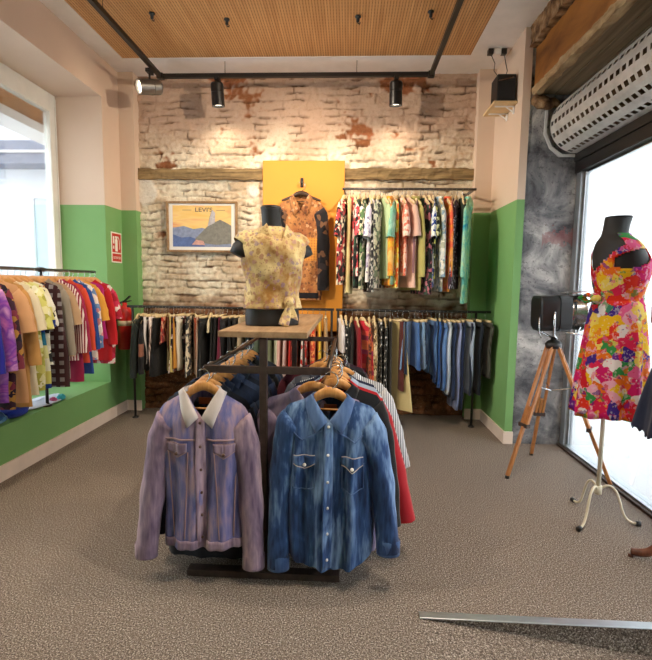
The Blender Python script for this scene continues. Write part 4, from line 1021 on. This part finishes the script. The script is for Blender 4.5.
for pts in (((-.095, -.07, .115), (-.095, .07, .115), (-.105, .085, .21), (-.105, -.085, .21)), ((.095, -.07, .115), (.095, .07, .115), (.105, .085, .20), (.105, -.085, .20))):
    m = MB(); m.add([MX @ Vector(p) for p in pts], [(0, 1, 2, 3)]); m.build('barn_door', M_chrome, hd, solid=.004)
m = MB(); m.tube([(-.06, -.115, 1.16), (-.06, -.118, 1.06), (-.05, -.10, 1.0), (-.01, -.05, .975), (0, 0, .972), (-.01, .05, .975), (-.05, .10, 1.0), (-.06, .118, 1.06), (-.06, .115, 1.16)], .008, 8); m.build('yoke', M_chrome, tr, True)
m = MB(); m.tube([(-.15, -.095, 1.12), (-.15, -.10, 1.02), (-.13, -.09, .98)], .005, 8); m.tube([(.03, -.09, 1.02), (.10, -.10, 1.01), (.12, -.10, 1.06)], .007, 8); m.build('handle', M_chrome, tr, True)

# ---- dress form in the window
dr = thing('dress_form', 'black dress form wearing the flowery dress on a cream tripod stand', 'mannequin', (3.71, -1.95, 0))
form = [(.98, .02, 0, .115, .15), (1.10, .025, 0, .12, .15), (1.25, .03, 0, .103, .118), (1.36, .03, 0, .122, .135), (1.44, .032, 0, .132, .150), (1.52, .012, 0, .108, .158), (1.57, -.005, 0, .082, .135), (1.605, -.012, 0, .066, .075), (1.64, -.010, 0, .062, .062), (1.70, .0, 0, .066, .062)]
m = MB(); m.loft([sup(k[1], k[2], k[3], k[4], k[0]) for k in interp(form, 46)]); m.build('torso', M_felt, dr, True)
m = MB(); m.lathe([(0, 0), (.066, 0), (.064, .008), (0, .012)], (0, 0, 1.698), 24); m.build('neck_cap', M_felt, dr, True)
M_cream = plain('cream_enamel', RGB(226, 214, 190), .35, vary=.04)
m = MB(); m.tube([(0, 0, .16), (0, 0, 1.0)], .0115, 12); m.lathe([(0, 0), (.02, 0), (.02, .05), (0, .05)], (0, 0, .15), 14); m.build('pole', M_cream, dr, True)
for fx, fy_ in ((-.034, .20), (-.166, -.147), (.195, -.068)):
    R_ = Vector((fx, fy_, 0)); pts = []
    for u, z in ((0, .165), (.12, .195), (.28, .205), (.43, .18), (.53, .13), (.60, .08), (.70, .035), (.85, .014), (1.0, .014)): pts.append((fx*u, fy_*u, z))
    pts = interp(pts, 26); m = MB(); m.tube(pts, .0068, 10); lg = m.build('leg', M_cream, dr, True)
    m = MB(); m.tube([(fx*.95, fy_*.95, .014), (fx*1.06, fy_*1.06, .0135)], .0135, 10); m.build('rubber_foot', M_black, lg, True)
# the dress
def flowerm():
    t = NT('watercolour_flower_cloth'); v = t.coord(); w = t.noise(v, 11, 3); wv = t.mix(.085, v, w.outputs['Color'])
    cols = ['e8285c', 'f4c81e', 'd82030', '7a2a9c', 'ef6ea8', 'f07c1e', 'e01f78', '4a2c96', '3c9c50', 'f8e06a', 'f4b8d0', 'e83a26', 'f6eef0']
    def lay(sc_):
        vo = t.voronoi(wv, sc_); sx = t.new('ShaderNodeSeparateColor'); t.link(vo.outputs['Color'], sx.inputs[0])
        return t.ramp(sx.outputs[0], [(i/len(cols), hexs(c)) for i, c in enumerate(cols)], True), vo
    a, va = lay(17); b2, vb = lay(34); n = t.noise(v, 20, 3)
    c = t.mix(t.math('MULTIPLY', t.math('GREATER_THAN', n.outputs['Fac'], .56), .7), a, b2)
    n2 = t.noise(v, 45, 3); c = t.mix(t.math('MULTIPLY', t.math('GREATER_THAN', n2.outputs['Fac'], .6), .35), c, RGB(250, 240, 240))
    t.base(c); t.set(.75, spec=.3); t.bump(t.noise(t.coord((14, 14, 4)), 1.0, 3).outputs['Fac'], .25, .012)
    # thin cloth lets some daylight through
    tl = t.new('ShaderNodeBsdfTranslucent'); t.link(c, tl.inputs['Color']); mx = t.new('ShaderNodeMixShader'); mx.inputs[0].default_value = .35
    t.link(t.p.outputs[0], mx.inputs[1]); t.link(tl.outputs[0], mx.inputs[2]); t.link(mx.outputs[0], t.n['Material Output'].inputs['Surface']); return t.m
M_flow = flowerm()
ds = thing('flower_dress', 'bright multicoloured flower print dress on the black dress form by the window', 'dress', (3.71, -1.95, 0))
ks = [k for k in interp(form, 90) if 1.245 <= k[0] <= 1.612]
n = 64; m = MB(); vs = []; keep = []
for z, cx, cy_, rx, ry in ks:
    for i in range(n):
        a = 2*PI*i/n; vs.append((cx+(rx+.007)*math.cos(a), cy_+(ry+.007)*math.sin(a), z))
def hole(p):
    x, y, z = p
    if y < -.03 or y > .03:                       # armholes
        q = ((x-.022)*.97+(z-1.478)*.24)/.092; w = ((z-1.478)*.97-(x-.022)*.30)/.040
        if q*q+w*w < 1: return True
    return x < -.045 and z > 1.42+abs(y)*.9  # low back
fs = []
for j in range(len(ks)-1):
    for i in range(n):
        q = [j*n+i, j*n+(i+1) % n, (j+1)*n+(i+1) % n, (j+1)*n+i]
        if not any(hole(vs[k]) for k in q): fs.append(tuple(q))
m.add(vs, fs); m.build('bodice', M_flow, ds, True, solid=.003)
def skirt_rings(cx0, rx0, ry0, z0, cx1, rx1, ry1, z1, pleats, n=96, k=22, fray=0, ph=0):
    out = []
    for j in range(k+1):
        v = j/k; e = v**.62; g = []
        for i in range(n):
            a = 2*PI*i/n; f = 1+.075*v*math.sin(pleats*a+1.2*math.sin(2*a+ph)+ph)+.02*v*math.sin(2.3*pleats*a)
            zz = lerp(z0, z1, v)+(.014*math.sin(3*a+1)*v)
            if fray and j == k: zz += fray*(hsh(i, 3)-.5)
            g.append((lerp(cx0, cx1, e)+lerp(rx0, rx1, e)*f*math.cos(a), lerp(ry0, ry1, e)*f*math.sin(a), zz))
        out.append(g)
    return out
m = MB(); m.loft(skirt_rings(.03, .112, .128, 1.262, .022, .178, .215, .625, 12), False, False); m.build('skirt_panel', M_flow, ds, True, solid=.003)
m = MB(); m.loft([sup(.03, 0, .116, .132, z, 48) for z in (1.275, 1.27, 1.245, 1.24)], False, False); m.build('waistband', M_flow, ds, True)
bw = MB()
bw.lathe([(0, -.02), (.018, -.012), (.022, 0), (.018, .012), (0, .02)], (-.098, -.02, 1.262), 14); bow = bw.build('bow', M_flow, ds, True)
for sy_ in (-1, 1):
    m = MB(); m.tube([(-.098, -.02, 1.262), (-.125, -.02+sy_*.035, 1.285), (-.14, -.02+sy_*.075, 1.27), (-.12, -.02+sy_*.05, 1.245), (-.098, -.02, 1.26)], [.008, .02, .026, .018, .008], 10, flat=.6); m.build('bow_loop', M_flow, bow, True)

# ---- second form at the right edge
d2 = thing('dress_form', 'dress form in a navy skirt on dark wooden feet at the right edge', 'mannequin', (3.865, -2.42, 0))
m = MB(); m.loft([sup(k[1]-.03, k[2], k[4]*1.0, k[3], k[0]) for k in interp(form, 40)]); m.build('torso', M_felt, d2, True)
m = MB(); m.tube([(0, 0, .16), (0, 0, 1.0)], .02, 14); m.build('pole', wood('dark_stand_wood', '4a261a', '7c4a34', (30, 30, 6)), d2, True)
for a in (152, 32, 272):
    c_, s_ = math.cos(math.radians(a)), math.sin(math.radians(a)); pts = [(c_*u*.207, s_*u*.207, z) for u, z in ((0, .17), (.25, .15), (.45, .09), (.65, .045), (.85, .030), (1, .028))]
    m = MB(); m.tube(interp(pts, 16), [.026-.009*i/16 for i in range(17)], 10); m.tube([(c_*.205, s_*.205, .012), (c_*.205, s_*.205, .0)], .012, 8); m.build('leg', bpy.data.materials['dark_stand_wood'], d2, True)
sk = thing('navy_skirt', 'navy skirt with a frayed hem on the form at the right edge', 'skirt', (3.865, -2.42, 0))
m = MB(); m.loft(skirt_rings(0, .16, .13, 1.03, 0, .235, .22, .665, 9, n=140, fray=.03, ph=1), False, False); m.build('skirt_panel', fabric('denim', ['161c30', '242c48']), sk, True, solid=.004)
m = MB(); m.loft([sup(0, 0, .162, .132, z, 40) for z in (1.05, 1.045, 1.01, 1.005)], False, False); m.build('waistband', fabric('denim', ['161c30', '242c48']), sk, True)
tp = thing('red_top', 'dusty red long sleeved top on the form above the navy skirt', 'shirt', (3.865, -2.42, 0))
M_red2 = fabric('solid', ['b0504c'])
ks = [k for k in interp(form, 60) if 1.06 <= k[0] <= 1.60]
m = MB(); m.loft([sup(k[1]-.03, 0, k[4]+.012, k[3]+.012, k[0], 40) for k in ks], False, False); m.build('body', M_red2, tp, True, solid=.003)
for s_ in (-1, 1):
    m = MB(); m.tube([(s_*.12, 0, 1.53), (s_*.175, 0, 1.46), (s_*.20, -.01, 1.34), (s_*.212, -.02, 1.17)], [.05, .055, .046, .036], 14, cap=False, flat=.9); m.build('sleeve', M_red2, tp, True, solid=.003)

# ---- things lying on the left sill
def blob(name, mat, loc, rx, ry, rz, label, cat, seed, rot=0):
    m = MB(); rings = []
    for j in range(11):
        ph = -PI/2+PI*j/10; g = []
        for i in range(22):
            a = 2*PI*i/22; q = 1+.22*noise.noise(Vector((math.cos(a)*2+seed, math.sin(a)*2, j*.5)))
            g.append((rx*math.cos(ph)*math.cos(a)*q, ry*math.cos(ph)*math.sin(a)*q, max(0, rz*(1+math.sin(ph))*q*.9)))
        rings.append(g)
    m.loft(rings); o = m.build(name, mat, None, True); o.location = loc; o.rotation_euler = (0, 0, rot); return tag(o, label, cat)
blob('folded_cloth', fabric('solid', ['243a9c']), (-.07, -1.50, .36), .08, .12, .05, 'royal blue cloth heaped on the left window sill', 'cloth', 2)
blob('folded_cloth', fabric('print', ['4c88b8', '7aa8c8', '2c5c94']), (-.08, -1.70, .36), .08, .10, .045, 'light blue cloth crumpled on the sill below the cream blouse', 'cloth', 5)
blob('folded_cloth', fabric('solid', ['cfd8e6']), (-.13, -1.14, .36), .12, .26, .016, 'flat pale sheet standing in for the pale stretch of the left window sill', 'cloth', 7)  # sheet enlarged to stand in for the pale area of the sill
def shoe(loc, rz, label):
    t = thing('shoe', label, 'shoe', loc, rz, 'black shoes on the sill')
    m = MB(); m.loft([[(x*lerp(1, .96, z)*w, y, z*h+.004) for x, y, w, h in [(math.cos(a), .125*math.sin(a), .042+.006*math.sin(a), .012) for a in [2*PI*i/20 for i in range(20)]]] for z in (0, 1)]); m.build('sole', M_black, t)
    m = MB(); rings = []
    for j in range(9):
        y = -.115+.23*j/8; q = j/8; hh = .075*(1-q)**.9+.03*math.sin(PI*min(1, q+.1)); w = .036+.008*math.sin(PI*q)-.015*max(0, q-.85)*6
        rings.append([(w*math.cos(a), y, .014+max(.004, hh)*max(0, math.sin(a))) for a in [PI*i/10 for i in range(11)]])
    m.loft(rings); m.build('upper', plain('black_shoe_leather', RGB(28, 26, 30), .4), t, True)
    return t
shoe((-.06, -1.87, .36), 1.45, 'black shoe on the left sill beside the light blue cloth'); shoe((-.17, -1.90, .36), 1.6, 'black shoe on the left sill nearest the window glass')
blob('woollen_pompom', fabric('solid', ['38a8b4']), (-.03, -1.03, .36), .03, .035, .028, 'small turquoise woollen ball on the left window sill', 'ornament', 9)
blob('woollen_pompom', fabric('solid', ['b84c7c']), (-.045, -1.105, .36), .026, .03, .024, 'small pink woollen ball on the left window sill', 'ornament', 12)

# ------------------------------------------------------------------ light
wd = bpy.data.worlds.new('world'); sc.world = wd; wd.use_nodes = True
bg = wd.node_tree.nodes['Background']; bg.inputs['Color'].default_value = (.92, .96, 1.0, 1); bg.inputs['Strength'].default_value = 5.0
if WORDS_BAD: print('LONG LABELS', WORDS_BAD)
seen = {}
for o in sc.objects:
    if o.parent is None and 'label' in o: seen.setdefault(o['label'], []).append(o.name)
print('DUP', [k for k, v in seen.items() if len(v) > 1])
